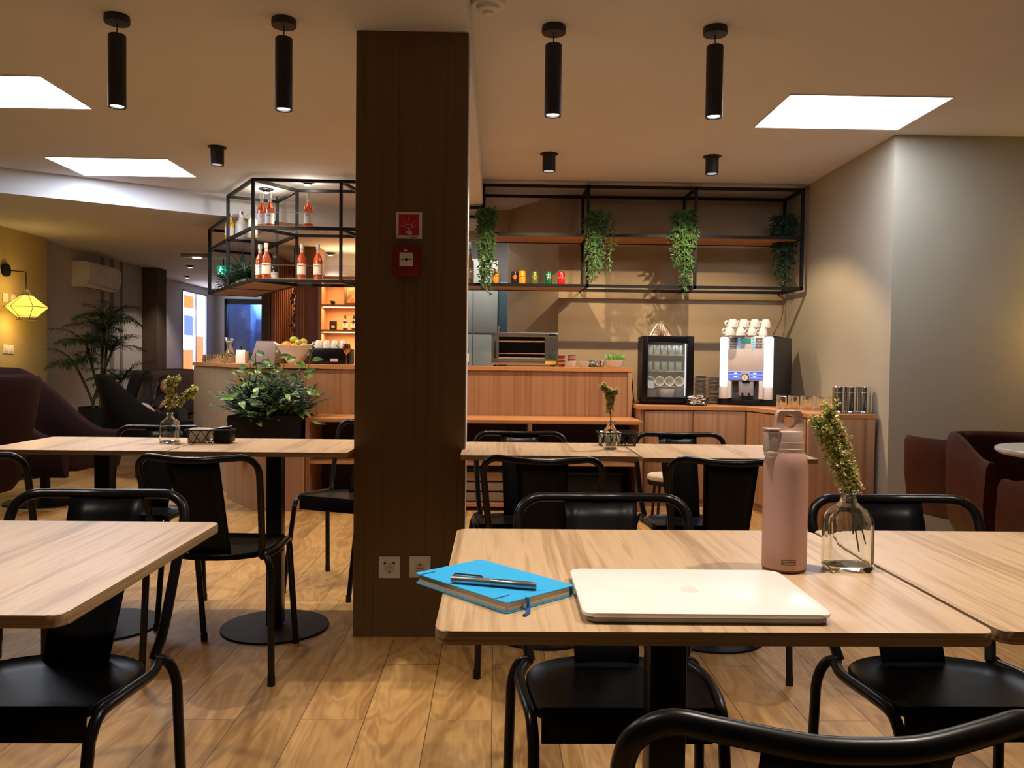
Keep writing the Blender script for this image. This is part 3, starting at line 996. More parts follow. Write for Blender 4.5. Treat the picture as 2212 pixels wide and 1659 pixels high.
for z in (2.165,):
    MB().prism([P1, E1, E4, P4], z + .013, z + .019).build('glass_shelf', SG, t)
    MB().prism([P1, P4, P3, P6, P5, P2], z + .013, z + .019).build('glass_shelf', SG, t)
MB().prism([P1, E1, E4, P4], 1.753, 1.759).build('glass_shelf', SG, t)
MB().prism([P1, P4, P3, P6, P5, P2], 1.732, 1.757).build('shelf_board', OAKGREY, t)
mb = MB()
for z in (2.29, 1.865):
    for a, b_ in ((P1, E1), (P1, P2)):
        mb.cyl((*a, z), (*b_, z), .0022, seg=6)
mb.build('guard_wires', STEEL, t)

# ------------------------------------------------------------------ bottles
ROSE = mat('rose_wine', (0.90, 0.22, 0.09), 0.03, trans=.75, ior=1.33, coat=.5)
LABEL = mat('paper_label', (0.74, 0.66, 0.62), 0.7)
PRINT = mat('label_print', (0.25, 0.2, 0.2), 0.7)


def make_bottle(label, loc, body, group, h=.30, r=.037, neck=None, lab=LABEL, cap=CHROME, cat='bottle'):
    t = thing('bottle', label, cat, loc, 0, group)
    k = h / .30
    MB().lathe([(0, 0), (r * .95, 0), (r, .005), (r, .165 * k), (r * .85, .19 * k), (.45 * r, .215 * k), (.38 * r, .23 * k)], seg=20, cap=(False, True)).build('body', body, t)
    MB().lathe([(.38 * r, .23 * k), (.36 * r, .285 * k), (.42 * r, .287 * k), (.42 * r, .292 * k)], seg=16, cap=(False, True)).build('neck', neck or body, t)
    MB().lathe([(.40 * r, .262 * k), (.43 * r, .264 * k), (.43 * r, h), (0, h)], seg=16, cap=(False, False)).build('cap', cap, t)
    if lab:
        mb = MB()
        mb.lathe([(r + .0006, .045 * k), (r + .0006, .135 * k)], seg=20, cap=(False, False))
        mb.build('label', lab, t)
        MB().box(0, -r - .0012, .115 * k, r * .9, .0008, .006).build('print', PRINT, t)
    return t


GR = 'rose wine bottles on the bottle rack'
NECK = mat('clear_neck', (.95, .90, .86), .05, col2=(.9, .85, .8), alpha=.40)
b0 = make_bottle('rose wine bottle alone on the upper glass shelf, under a spotlight', (-1.575, 6.95, 2.185), ROSE, GR, neck=NECK, cap=mat('white_cap', (.8, .8, .8), .4))
for x, y, z, lb in [
        (-1.985, 7.03, 2.185, 'rose wine bottle on the upper glass shelf, the left of two touching'),
        (-1.905, 6.98, 2.185, 'rose wine bottle on the upper glass shelf, the right of two touching'),
        (-1.99, 7.00, 1.760, 'rose wine bottle at the left end of the lower shelf, the front-left of two'),
        (-1.91, 6.90, 1.760, 'rose wine bottle on the lower shelf, just behind the corner post to its right'),
        (-1.625, 6.93, 1.760, 'rose wine bottle on the lower glass shelf, left of the middle pair'),
        (-1.490, 6.93, 1.760, 'rose wine bottle on the lower glass shelf, right of the middle pair')]:
    dup(b0, (x, y, z), 0, lb)
YEL = mat('yellow_liqueur', (.75, .45, .02), .1, coat=.5)
DKB = mat('dark_bottle', (.03, .02, .012), .12, coat=.5)
WHB = mat('white_bottle', (.85, .82, .75), .3)
GB = 'liqueur bottles on the angled end of the rack'
make_bottle('yellow liqueur bottle on the angled end of the rack', (-2.44, 7.62, 2.186), YEL, GB, .24, .045)
make_bottle('white bottle between the yellow one and the cream one on the rack', (-2.34, 7.62, 2.186), WHB, GB, .26, .05, lab=None)
make_bottle('cream bottle on the angled end of the rack, nearest the corner post', (-2.20, 7.50, 2.186), mat('cream_bottle', (.7, .55, .35), .3), GB, .25, .045)
make_bottle('dark wine bottle, left of the two standing low at the back of the rack', (-2.16, 7.75, 1.759), DKB, GB, .30)
make_bottle('dark wine bottle, right of the two standing low at the back of the rack', (-2.03, 7.60, 1.759), DKB, GB, .30)
make_bottle('whisky bottle with amber label right beside the pillar, on the long rack', (-.225, 6.98, 1.748), mat('pale_spirit', (.55, .30, .18), .1, coat=.5), 'bottles near the pillar', .30, .034)
make_bottle('green glass bottle on the bar just right of the pillar', (-.245, 6.66, 1.063), mat('green_bottle', (.0, .09, .05), .1, coat=.5), 'bottles near the pillar', .22, .028)

# back-bar shelves --------------------------------------------------------
t = thing('back_bar_shelf', 'warmly lit oak shelves behind the bar, left of the pillar', 'shelf', (-1.35, 9.55, 0))
MB().box2(-.68, .3, .32, .34, .95, 2.05).build('back_panel', mat('backbar_panel', (.62, .36, .18), .5), t)
MB().box2(-.70, -.66, 0, .34, 0, 2.07).build('upright', OAKZ, t)
MB().box2(-.70, .3, 0, .34, 2.02, 2.06).build('top_board', OAK, t)
for z in (1.715, 1.425):
    MB().box2(-.66, .3, 0, .32, z, z + .022).build('shelf_board', OAK, t)
MB().box2(-.66, .3, 0, .34, 0, .95).build('base_cabinet', OAKZ, t)
STRIP = mat('led_strip', (1, .8, .5), .5, emit=(1.0, .62, .28), estr=9.0)
mb = MB()
for z in (2.012, 1.707, 1.417):
    mb.box(-.18, .06, z, .94, .012, .008)
mb.box(-.18, .2, 2.068, .94, .012, .006)
mb.build('led_strip', STRIP, t)
for z in (2.0, 1.70, 1.41):
    light('shelf_light', 'AREA', (-.18, .08, z - .01), LIGHT['shelf'], (1, .6, .28), t, size=.92, sizey=.05)
light('cove_light', 'AREA', (-.18, .2, 2.09), 8, (1, .6, .28), t, rot=(R(180), 0, 0), size=.92, sizey=.05)
g = 'dark bottles on the lit back-bar shelf'
sb = make_bottle('small dark bottle, leftmost on the lit back-bar shelf', (-1.76, 9.68, 1.448), DKB, g, .17, .028, cap=DKB, lab=LABEL)
dup(sb, (-1.66, 9.68, 1.448), 0, 'small dark bottle, second from the left on the lit back-bar shelf')
dup(sb, (-1.585, 9.70, 1.448), 0, 'small dark bottle, third from the left on the lit back-bar shelf')
dup(sb, (-1.50, 9.68, 1.448), 0, 'small dark bottle beside the pillar on the lit back-bar shelf')
t = thing('picture_frame', 'small black picture card on the lit shelf, left of the dark bottles', 'picture', (-1.905, 9.70, 1.448))
MB().box(0, 0, .052, .085, .012, .105, .002).build('frame', BLACKM, t)
MB().box(0, -.0075, .035, .04, .002, .03, .001).build('print', mat('pale_print', (.5, .3, .2), .6), t)
t = thing('picture_frame', 'dark framed picture of two figures on the top back-bar shelf', 'picture', (-1.66, 9.72, 1.738))
MB().box(0, 0, .125, .24, .015, .25, .002).build('frame', mat('old_frame', (.10, .06, .03), .6), t)
MB().box(.01, -.009, .13, .19, .003, .20).build('print', mat('sepia', (.30, .18, .07), .6, col2=(.12, .06, .02), scale=(14, 14, 14)), t)
t = thing('small_plant', 'tiny green plant on the top back-bar shelf', 'plant', (-1.90, 9.66, 1.738))
MB().lathe([(0, 0), (.022, 0), (.028, .03), (0, .03)], seg=14, cap=(False, False)).build('pot', BLACKM, t)
mb = MB()
for i in range(26):
    a = random.random() * 6.28
    mb.leaf((0, 0, .025), (math.cos(a), math.sin(a), .6 + random.random()), (0, 0, 1), .05, .015, .5, 3)
mb.build('foliage', LEAF, t, smooth=0, recalc=False)
# panelled wall and slats left of the shelves
struct('wall_bar', MB().box2(-2.32, -2.05, 9.6, 9.9, 0, ZL), mat('panel_brown', (.26, .12, .08), .6))
struct('wall_bar', MB().box2(-2.32, -.6, 10.3, 10.45, 0, ZC), WALLM)
t = thing('slat_screen', 'vertical oak slats screening the brown wall behind the bar', 'screen', (-2.755, 10.25, 0))
for i in range(22):
    MB().box(-.0, .03 + i * .095, 1.2, .05, .034, 2.38).build('slat', SLAT, t)
for x in (.215, .245, .275):
    MB().box(x + .27, -.72, 1.2, .012, .02, 2.38).build('trim', SLAT, t)
t = thing('wall_ornament', 'tall dark carved ornament hanging before the slats', 'ornament', (-2.38, 9.78, 0))
mb = MB()
rnd = random.Random(3)
for i in range(40):
    z = 1.10 + i * .021
    mb.ball((rnd.uniform(-.035, .035), rnd.uniform(-.01, .01), z), .024, (1, .6, 1), 1)
mb.build('carving', mat('carved_wood', (.05, .035, .03), .4, col2=(.32, .2, .15), scale=(30, 30, 30), contrast=(.5, .6)), t)
MB().cyl((0, 0, 1.93), (0, 0, 2.4), .004, seg=6).build('cord', BLACKM, t)
MB().cyl((0, .02, 0), (0, .02, 1.1), .02, seg=8).build('stand', BLACKM, t)

small_spot('added black spotlight in the lounge ceiling brightening the oak slats', (-2.30, 11.1, ZL), 70, (1, .62, .35), 150)  # extra lamp added only to brighten the slats
t = thing('kitchen_fill_light', 'added white fill light brightening the kitchen behind the bar opening, out of view', 'lamp', (-.1, 8.85, ZC))  # unseen lamp added to lift the dark kitchen
MB().box(0, 0, -.02, .5, .12, .04, .004).build('housing', WHITE, t)
MB().box(0, 0, -.042, .46, .09, .004).build('diffuser', mat('kitchen_fill_glow', (1, 1, 1), .5, emit=(.9, .95, 1), estr=4), t)
light('kitchen_fill_lamp', 'AREA', (0, 0, -.05), 13, (1.0, .93, .82), t, size=.46, sizey=.09)

# ------------------------------------------------------------------ things on the bar
ZBAR = 1.0625
t = thing('fruit_bowl', 'white boat-shaped ceramic bowl heaped with fruit on the bar', 'bowl', (-1.63, 6.74, ZBAR))
mb = MB()
rings = []
for r, z in ((.05, 0), (.075, .03), (.115, .09), (.160, .148), (.155, .150), (.108, .092), (.068, .036), (.02, .015)):
    ring = []
    for i in range(40):
        a = 2 * math.pi * i / 40
        zz = z + (.028 * abs(math.cos(a)) ** 5) * (z / .15)
        ring.append((r * 1.08 * math.cos(a), r * .72 * math.sin(a), zz))
    rings.append(ring)
mb.rings(rings, True, (True, True)).build('bowl', CERAM, t, smooth=60)
ORG = mat('orange_peel', (.85, .33, .03), .45, col2=(.8, .28, .02), scale=(80, 80, 80), bump=.2)
LEM = mat('lime_peel', (.50, .48, .08), .4, col2=(.35, .42, .06), scale=(20, 20, 20))
names = ['largest orange at the left rim of the fruit bowl', 'orange half hidden in the middle of the fruit bowl', 'orange at the right rim of the fruit bowl', 'orange at the back of the fruit bowl',
         'yellow-green lime on top of the fruit heap', 'lime right of the top one in the fruit bowl', 'small lime furthest right in the fruit bowl']
for i, (x, y, z, r, m) in enumerate([(-.065, -.02, .145, .042, ORG), (.0, -.03, .135, .036, ORG), (.075, -.02, .137, .038, ORG), (-.03, .04, .14, .038, ORG),
                                     (-.015, .02, .195, .030, LEM), (.025, -.005, .175, .027, LEM), (.062, .02, .182, .026, LEM)]):
    f = thing('orange' if m is ORG else 'lime', names[i], 'fruit', (-1.63 + x, 6.74 + y, ZBAR + z), i, 'fruit in the white bowl')
    MB().ball((0, 0, 0), r, (1, 1, .95) if m is ORG else (1.25, 1, 1), 3).build('peel', m, f, smooth=180)
    MB().lathe([(0, 0), (.003, 0), (.002, .004), (0, .004)], c=(0, 0, r * .93), seg=6, cap=(False, False)).build('stem', STEM, f)

t = thing('cup_warmer', 'black box with a small white label on the bar, cups standing on it', 'box', (-1.32, 6.74, ZBAR))
MB().box(0, 0, .065, .30, .24, .13, .012).build('body', BLACK, t)
MB().box(.03, -.1205, .035, .06, .001, .022).build('label', LABEL, t)
for x in (-.06, .03):
    MB().cyl((x, -.121, .112), (x, -.124, .112), .004, seg=8).build('knob', CHROME, t)


def make_cup(label, loc, group, r=.034, h=.062, rot=0.0, m=CERAM, flip=False, name='cup'):
    t = thing(name, label, 'cup', loc, rot, group)
    prof = [(0, 0), (r * .62, 0), (r * .82, h * .25), (r * .96, h * .6), (r, h), (r * .93, h), (r * .88, h * .6), (r * .7, h * .22), (0, h * .12)]
    if flip:
        prof = [(a, h - z) for a, z in prof]
    MB().lathe(prof, seg=22, cap=(False, False)).build('body', m, t)
    z0 = .5 * h
    MB().tube(smooth_path([(-r * .9, 0, z0 + h * .25), (-r * 1.35, 0, z0 + h * .27), (-r * 1.6, 0, z0), (-r * 1.3, 0, z0 - h * .24), (-r * .85, 0, z0 - h * .2)], 4), .0042, 7).build('handle', m, t)
    return t


WC = 'white espresso cups on the black box'
c0 = make_cup('white espresso cup, leftmost on the black box', (-1.43, 6.70, ZBAR + .131), WC, flip=True)
for i, (x, nm) in enumerate([(-1.365, 'second from the left'), (-1.300, 'third from the left'), (-1.235, 'fourth from the left')]):
    dup(c0, (x, 6.70, ZBAR + .131), .3 * i, 'white espresso cup, %s on the black box' % nm)
COP = mat('copper', (.75, .33, .16), .15, 1.0)
t = thing('goblet', 'copper goblet on the bar touching the left edge of the pillar', 'goblet', (-1.185, 6.58, ZBAR))
MB().lathe([(0, 0), (.03, 0), (.03, .004), (.005, .01), (.004, .08), (.025, .10), (.033, .13), (.028, .165), (.026, .165), (.03, .13), (.02, .105), (0, .1)], seg=24, cap=(False, False)).build('body', COP, t)

t = thing('menu_stand', 'bright white paper card standing on the bar beside the glasses', 'card', (-2.09, 6.80, ZBAR))
MB().box(0, 0, .055, .075, .004, .11, .001, rx=R(-8), rz=R(4)).build('card', mat('bright_card', (.95, .92, .86), .6), t)
MB().box(.05, .01, .05, .02, .05, .10, .002).build('stand', OAKZ, t)
MB().cyl((0, .02, 0), (0, .02, .14), .006, seg=8).build('clip', BLACKM, t)
t = thing('display_board', 'grey slanted menu board standing on the bar behind the plant', 'board', (-1.95, 6.95, ZBAR))
MB().prism([(-.11, 0), (.10, 0), (.10, .19), (-.06, .19)], -.004, .004, .001).build('panel', mat('mauve_board', (.28, .21, .21), .5), t, rot=(R(82), 0, 0))
MB().box(.02, .05, .05, .06, .08, .10, .002).build('foot', BLACKM, t)
t = thing('wood_block', 'dark wooden block on the bar between menu board and fruit bowl', 'block', (-1.80, 6.90, ZBAR))
MB().box(0, 0, .075, .05, .05, .15, .004).build('block', WALNUT, t)
MB().cyl((0, 0, .15), (0, 0, .154), .02, seg=12).build('top', BLACKM, t)


def make_glass(label, loc, group, r=.033, h=.075, flip=True):
    t = thing('drinking_glass', label, 'glass', loc, 0, group)
    prof = [(r * .98, 0), (r, 0), (r * .86, h), (0, h), (0, h - .008), (r * .8, h - .010)] if flip else [(0, 0), (r * .86, 0), (r, h), (r * .96, h), (r * .8, .008), (0, .008)]
    MB().lathe(prof, seg=16, cap=(False, False)).build('body', GLASS, t)
    return t


GG = 'upturned glasses on the left end of the bar'
g0 = make_glass('upturned clear glass at the left end of the bar, outermost', (-2.72, 7.80, ZBAR), GG)
k = 0
for row in range(2):
    for i in range(6):
        if row == 0 and i == 0: continue
        k += 1
        x = -2.72 + i * .078 + row * .03
        y = 7.80 - i * .132 + row * .09
        dup(g0, (x, y, ZBAR), 0, 'upturned glass, %s row on the angled bar end, %s' % (('front', 'rear')[row], ['at the far end', 'second from the far end', 'third from the far end', 'third from the menu card', 'second from the menu card', 'nearest the menu card'][i]))
t = thing('carafe', 'tall clear glass carafe flaring at the top, on the left end of the bar', 'carafe', (-2.30, 7.18, ZBAR))
MB().lathe([(0, 0), (.055, 0), (.05, .06), (.022, .14), (.045, .22), (.042, .22), (.019, .14), (.046, .062), (.05, .006), (0, .006)], seg=24, cap=(False, False)).build('body', GLASS, t)

# toaster oven -------------------------------------------------------------
t = thing('toaster_oven', 'steel salamander toaster oven standing on the bar', 'oven', (.235, 6.68, ZBAR))
W, H, D = .54, .275, .36
mb = MB()
mb.box2(-W / 2, W / 2, 0, D, H - .035, H, .002); mb.box2(-W / 2, W / 2, 0, D, .012, .055, .002)
mb.box2(-W / 2, -W / 2 + .06, 0, D, .055, H - .035); mb.box2(W / 2 - .105, W / 2, 0, D, .055, H - .035); mb.box2(-W / 2, W / 2, D - .01, D, .055, H - .035)
mb.build('housing', STEEL, t)
MB().box2(-W / 2 + .06, W / 2 - .105, D - .02, D - .012, .055, H - .035).build('cavity', mat('oven_inside', (.04, .02, .012), .4), t)
mb = MB()
for z in (.065, .105, .205):
    for y in (.01, .10, .20, .30):
        mb.cyl((-W / 2 + .06, y, z), (W / 2 - .105, y, z), .004, seg=8)
mb.build('grill_rods', CHROME, t)
for z in (.215, .075):
    MB().cyl((-W / 2 + .06, .08, z - .01), (W / 2 - .105, .08, z - .01), .008, seg=10).build('heating_tube', mat('quartz_tube', (.5, .42, .3), .2), t)
MB().tube(smooth_path([(-.235, -.002, .20), (-.24, -.03, .19), (-.24, -.03, .08), (-.235, -.002, .07)], 4), .006, 8).build('handle', BLACKM, t)
MB().cyl((W / 2 - .045, 0, .095), (W / 2 - .045, -.02, .095), .018, seg=20).build('knob', mat('green_knob', (.03, .10, .05), .4), t)
MB().cyl((W / 2 - .045, 0, .13), (W / 2 - .045, -.004, .13), .005, seg=12).build('indicator', BLACKM, t)
MB().box2(W / 2 - .10, W / 2 - .01, -.002, -.0005, .02, .045).build('sticker', mat('yellow_sticker', (.85, .6, .08), .5), t)
MB().box2(W / 2 - .075, W / 2 - .02, -.0015, -.0004, H - .025, H - .010).build('nameplate', BLACKM, t)
for x in (-.24, .24):
    for y in (.04, .32):
        MB().cyl((x, y, 0), (x, y, .012), .012, seg=10).build('foot', BLACKM, t)

# pots of jam, bowls, salad ---------------------------------------------------
JAM = mat('jam_red', (.30, .02, .02), .15, coat=.5)
PINKJ = mat('jam_pink', (.60, .30, .22), .3)
t0 = thing('jam_portion', 'red jam portion pot, upper left of the small stacks beside the oven', 'jam pot', at(1213, 771, Y=6.62), 0, 'stacked jam portion pots')
t0.location.z = ZBAR + .064
MB().lathe([(0, 0), (.024, 0), (.030, .028), (0, .028)], seg=18, cap=(False, False)).build('pot', JAM, t0)
MB().lathe([(0, .0283), (.033, .0283), (.033, .031), (0, .031)], seg=18, cap=(False, False)).build('lid', LABEL, t0)
jx = t0.location.x
dup(t0, (jx, 6.62, ZBAR + .032), 0, 'red jam portion pot, middle of the left stack beside the oven')
dup(t0, (jx, 6.62, ZBAR), 0, 'red jam portion pot, bottom of the left stack beside the oven')
t1 = thing('jam_portion', 'pink jam portion pot, top of the second stack from the oven', 'jam pot', (jx + .085, 6.66, ZBAR + .064), 0, 'stacked jam portion pots')
MB().lathe([(0, 0), (.026, 0), (.032, .028), (0, .028)], seg=18, cap=(False, False)).build('pot', PINKJ, t1)
MB().lathe([(0, .0283), (.035, .0283), (.035, .031), (0, .031)], seg=18, cap=(False, False)).build('lid', JAM, t1)
dup(t1, (jx + .085, 6.66, ZBAR + .032), 0, 'pink jam portion pot, middle of the second stack from the oven')
dup(t1, (jx + .085, 6.66, ZBAR), 0, 'pink jam portion pot, bottom of the second stack from the oven')


def make_bowl(label, loc, r, h, group, m=CERAM, name='bowl', fill=None, sq=0.0):
    t = thing(name, label, 'bowl', loc, 0, group)
    MB().lathe([(0, 0), (r * .62, 0), (r * .85, h * .4), (r, h), (r * .94, h), (r * .8, h * .45), (0, h * .15)], seg=26, cap=(False, False), sq=sq).build('body', m, t)
    if fill:
        MB().lathe([(0, h * .82), (r * .5, h * .80), (r * .86, h * .70)], seg=18, cap=(False, False)).build('filling', fill, t)
    return t


SBG = 'small white bowls on the bar'
PACK = mat('sugar_packets', (.75, .6, .5), .6, col2=(.5, .2, .15), scale=(90, 90, 90), contrast=(.45, .55))
make_bowl('small white bowl of sachets, left of the two beside the jam', (at(1233, 786, Y=6.56).x, 6.56, ZBAR), .046, .048, SBG, fill=PACK)
make_bowl('small white bowl of sachets, right of the two beside the jam', (at(1262, 786, Y=6.56).x, 6.56, ZBAR), .048, .048, SBG, fill=PACK)


def wire_basket(label, loc, L, Wd, H, group, rot=0, wob=8, th=.0016):
    t = thing('wire_basket', label, 'basket', loc, rot, group)
    mb = MB()
    for k, z in ((1.0, H), (.86, .003)):
        pts = [(x * k, y * k, z) for x, y in rrect(L, Wd, .02, 4)]
        mb.tube(pts, th * 1.5 if z > .01 else th, 6, loop=True)
    mb.build('rims', BLACKM, t)
    mb = MB()
    per = rrect(L, Wd, .02, 2)
    def pt(u, k, z):
        # point along the rounded outline
        n = len(per); f = (u % 1.0) * n; i = int(f); q = f - i
        a, b = per[i % n], per[(i + 1) % n]
        return ((a[0] + (b[0] - a[0]) * q) * k, (a[1] + (b[1] - a[1]) * q) * k, z)
    # equal spacing by length
    seg = [math.dist(per[i], per[(i + 1) % len(per)]) for i in range(len(per))]
    tot = sum(seg)
    def along(s, k, z):
        s = (s % 1.0) * tot
        for i, l in enumerate(seg):
            if s <= l or i == len(seg) - 1:
                q = s / l if l else 0
                a, b = per[i], per[(i + 1) % len(per)]
                return ((a[0] + (b[0] - a[0]) * q) * k, (a[1] + (b[1] - a[1]) * q) * k, z)
            s -= l
    n = wob * 2
    for i in range(n):
        for d in (1, -1):
            mb.tube([along(i / n, 1, H), along((i + d * .45) / n, .94, H * .55), along((i + d * .95) / n, .88, .003)], th, 5)
    for i in range(-3, 4):
        mb.tube([(i * L * .86 / 8, -Wd * .43, .003), (i * L * .86 / 8, Wd * .43, .003)], th * .8, 5)
    mb.build('wires', BLACKM, t)
    return t


SALAD = mat('lettuce', (.05, .14, .02), .5, col2=(.18, .36, .04), scale=(60, 60, 60))
wb = wire_basket('tiny wire basket of capsules on the bar, left of the salad bowl', (at(1285, 788, Y=6.56).x, 6.56, ZBAR), .10, .09, .05, 'wire baskets', wob=7)
mb = MB()
for i in range(14):
    mb.box(random.uniform(-.03, .03), random.uniform(-.025, .025), .012 + .003 * i, .025, .025, .008, .002, rz=random.random() * 3, rx=random.uniform(-.3, .3))
o = mb.build('sachets', mat('white_sachets', (.8, .78, .74), .6), None, loc=wb.location)
tag(o, 'heap of white sachets lying in the tiny wire basket', 'sachets', kind='stuff')
sx = at(1328, 786, Y=6.64).x
make_bowl('white round dish with green salad leaves near the right end of the bar', (sx, 6.64, ZBAR), .078, .062, 'white dishes on the bar', sq=.0)
mb = MB()
for i in range(60):
    a, rr = random.random() * 6.28, random.random() ** .6 * .055
    mb.leaf((rr * math.cos(a), rr * math.sin(a), .045), (math.cos(a) * .6, math.sin(a) * .6, 2.0), (0, -1, .3), random.uniform(.05, .075), .04, .4, 3)
tag(mb.build('salad_leaves', SALAD, None, loc=(sx, 6.64, ZBAR), smooth=0, recalc=False), 'green salad leaves heaped in the white dish', 'salad', kind='stuff')
make_bowl('white dish behind the sachets, left of the salad', (sx - .10, 6.78, ZBAR), .05, .06, 'white dishes on the bar', fill=mat('yellow_food', (.8, .45, .08), .6))

# ------------------------------------------------------------------ drink cans
def make_can(label, loc, body, top=STEEL, rot=0.0, h=.112):
    t = thing('drink_can', label, 'can', loc, rot, 'drink cans on the hanging rack')
    r = .031
    MB().lathe([(0, 0), (r * .80, 0), (r, .008), (r, h - .014), (r * .86, h - .003)], seg=24, cap=(False, True)).build('body', body, t)
    MB().lathe([(r * .82, h - .003), (r * .86, h), (r * .80, h), (r * .78, h - .003), (0, h - .003)], seg=24, cap=(False, False)).build('lid', top, t)
    return t


CZ, CY = ZB + .013, 6.94
cx = lambda px: at(px, 610, Y=CY).x
GOLD = mat('can_yellow', (.85, .42, .03), .3, .2, col2=(.75, .25, .02), scale=(30, 30, 30))
YELP = mat('print_yellow', (.9, .62, .08), .4)
REDP = mat('print_red', (.7, .1, .05), .4)
WHP = mat('print_white', (.85, .85, .82), .4)


def fruit_print(t):
    mb = MB(); mb.ball((0, -.0308, .062), .018, (1, .12, .9), 2); mb.build('fruit_print', YELP, t)
    mb = MB(); mb.box(0, -.033, .066, .040, .002, .012, .003, rz=0, ry=R(-6)); mb.build('logo_band', REDP, t)


c = make_can('orange drink can leftmost on the rack shelf, beside the hanging plant', (cx(1070), CY, CZ), GOLD); fruit_print(c)
c = make_can('black and yellow drink can, left of the touching pair', (cx(1112), CY + .02, CZ), mat('can_black', (.03, .02, .02), .3, .2)); fruit_print(c)
c = make_can('orange-yellow drink can, right of the touching pair', (cx(1127.5), CY - .02, CZ), mat('can_orange', (.95, .42, .03), .3, .2), top=GOLD); fruit_print(c)
c = make_can('green and yellow drink can in the middle of the shelf', (cx(1155), CY + .01, CZ), mat('can_olive', (.10, .20, .03), .3, .2)); fruit_print(c)
c = make_can('dark green lemonade can with a white 7 on it', (cx(1185), CY, CZ), mat('can_green', (.0, .16, .07), .25, .2))
text_part('print', '7', .062, WHP, c, (-.009, -.0315, .062), bend=None)
MB().cyl((.010, -.0295, .058), (.010, -.0325, .058), .011, seg=18).build('logo_dot', REDP, c)
text_part('print', 'UP', .013, WHP, c, (.010, -.0328, .058))
c = make_can('bright red cola can furthest right on the rack shelf', (cx(1212), CY, CZ), mat('can_red', (.65, .01, .01), .25, .2), top=mat('can_top_dark', (.12, .01, .01), .3, .3))
text_part('print', 'Coca\u00b7Cola', .0165, WHP, c, (0, -.0315, .060), bend=.0312)

# ------------------------------------------------------------------ countertop fridge
zt = .7725
t = thing('display_fridge', 'black countertop display fridge with glass door on the sideboard', 'fridge', (1.365, 6.50, zt), R(-5))
W, H, D = .405, .545, .42
mb = MB()
mb.box2(-W / 2, W / 2, .03, D, H - .05, H, .004); mb.box2(-W / 2, W / 2, .03, D, .012, .05, .004)
mb.box2(-W / 2, -W / 2 + .025, .03, D, .05, H - .05); mb.box2(W / 2 - .025, W / 2, .03, D, .05, H - .05); mb.box2(-W / 2, W / 2, D - .03, D, .05, H - .05)
mb.build('housing', BLACKM, t)
MB().box2(-W / 2 + .026, W / 2 - .026, D - .035, D - .031, .052, H - .052).build('liner', mat('fridge_liner', (.30, .32, .30), .5), t)
mb = MB()
mb.box2(-W / 2, -W / 2 + .045, -.0, .028, .02, H, .003); mb.box2(W / 2 - .055, W / 2, 0, .028, .02, H, .003)
mb.box2(-W / 2 + .045, W / 2 - .055, 0, .028, H - .055, H, .003); mb.box2(-W / 2 + .045, W / 2 - .055, 0, .028, .02, .06, .003)
d = mb.build('door', BLACK, t)
MB().box2(-W / 2 + .045, W / 2 - .055, .010, .014, .06, H - .055).build('pane', mat('door_glass', (.5, .55, .55), .03, alpha=.12, col2=(.5, .55, .55)), d)
MB().box2(-W / 2 + .05, -W / 2 + .10, .006, .009, .13, .19).build('sticker', mat('blue_sticker', (.4, .55, .65), .5), d)
SHW = mat('fridge_shelf', (.6, .62, .6), .4)
levels = [.395, .268, .145, .058]
for z in levels[:3]:
    MB().box2(-W / 2 + .026, W / 2 - .04, .04, D - .05, z - .004, z).build('shelf', SHW, t)
MB().box2(W / 2 - .062, W / 2 - .058, .04, .06, .07, H - .06).build('light_strip', mat('fridge_led', (.9, .95, 1), .5, emit=(.8, .9, 1), estr=1.2), t)
MB().box(-.05, .15, H + .004, .06, .02, .006).build('hinge_cover', BLACKM, t)
light('fridge_light', 'AREA', (0, .06, H - .06), .6, (.85, .95, 1), t, size=.28, sizey=.04)
for x in (-.17, .17):
    for y in (.05, .37):
        MB().cyl((x, y, 0), (x, y, .012), .015, seg=10).build('foot', BLACKM, t)
JARW = mat('yogurt_jar', (.45, .47, .42), .4)
JARG = mat('green_jar', (.20, .28, .22), .4)
words = ['leftmost', 'second', 'third', 'fourth', 'rightmost']
for lv, m, nm in ((0, JARW, 'top'), (1, JARG, 'second')):
    base = None
    for i in range(5):
        loc = (1.365 - .135 + i * .058, 6.56, zt + levels[lv] + .0005)
        lb = 'small dessert jar on the %s fridge shelf, %s of five' % (nm, words[i])
        if base is None:
            base = thing('dessert_jar', lb, 'jar', loc, 0, 'dessert jars in the fridge')
            MB().lathe([(0, 0), (.022, 0), (.025, .01), (.025, .06), (.022, .065), (0, .065)], seg=16, cap=(False, False)).build('jar', m, base)
            MB().lathe([(0, .0652), (.024, .0652), (.024, .074), (0, .074)], seg=16, cap=(False, False)).build('lid', m, base)
        else:
            dup(base, loc, 0, lb)
base = None
for i in range(4):
    loc = (1.365 - .132 + i * .078, 6.545, zt + levels[2] + .0405)
    lb = 'white cup lying with its mouth forward in the fridge, %s of four' % ['leftmost', 'second', 'third', 'rightmost'][i]
    if base is None:
        base = thing('lying_cup', lb, 'cup', loc, 0, 'cups lying in the fridge')
        M = Matrix.Rotation(R(90), 3, 'X')
        MB().lathe([(0, -.06), (.022, -.06), (.033, -.03), (.040, 0), (.036, 0), (.029, -.03), (0, -.05)], seg=22, cap=(False, False), M=M).build('body', CERAM, base)
        MB().ball((0, .035, 0), .02, (1, .4, 1), 2).build('filling', JARW, base)
    else:
        dup(base, loc, 0, lb)
GBW = 'white bowls at the bottom of the fridge'
make_bowl('large white bowl at the bottom of the display fridge', (1.375, 6.60, zt + .0515), .075, .075, GBW)
make_bowl('square white pot left of the large bowl in the fridge', (1.262, 6.66, zt + .0515), .05, .07, GBW, sq=.6)
make_bowl('square white pot right of the large bowl in the fridge', (1.492, 6.66, zt + .0515), .038, .08, GBW, sq=.6)

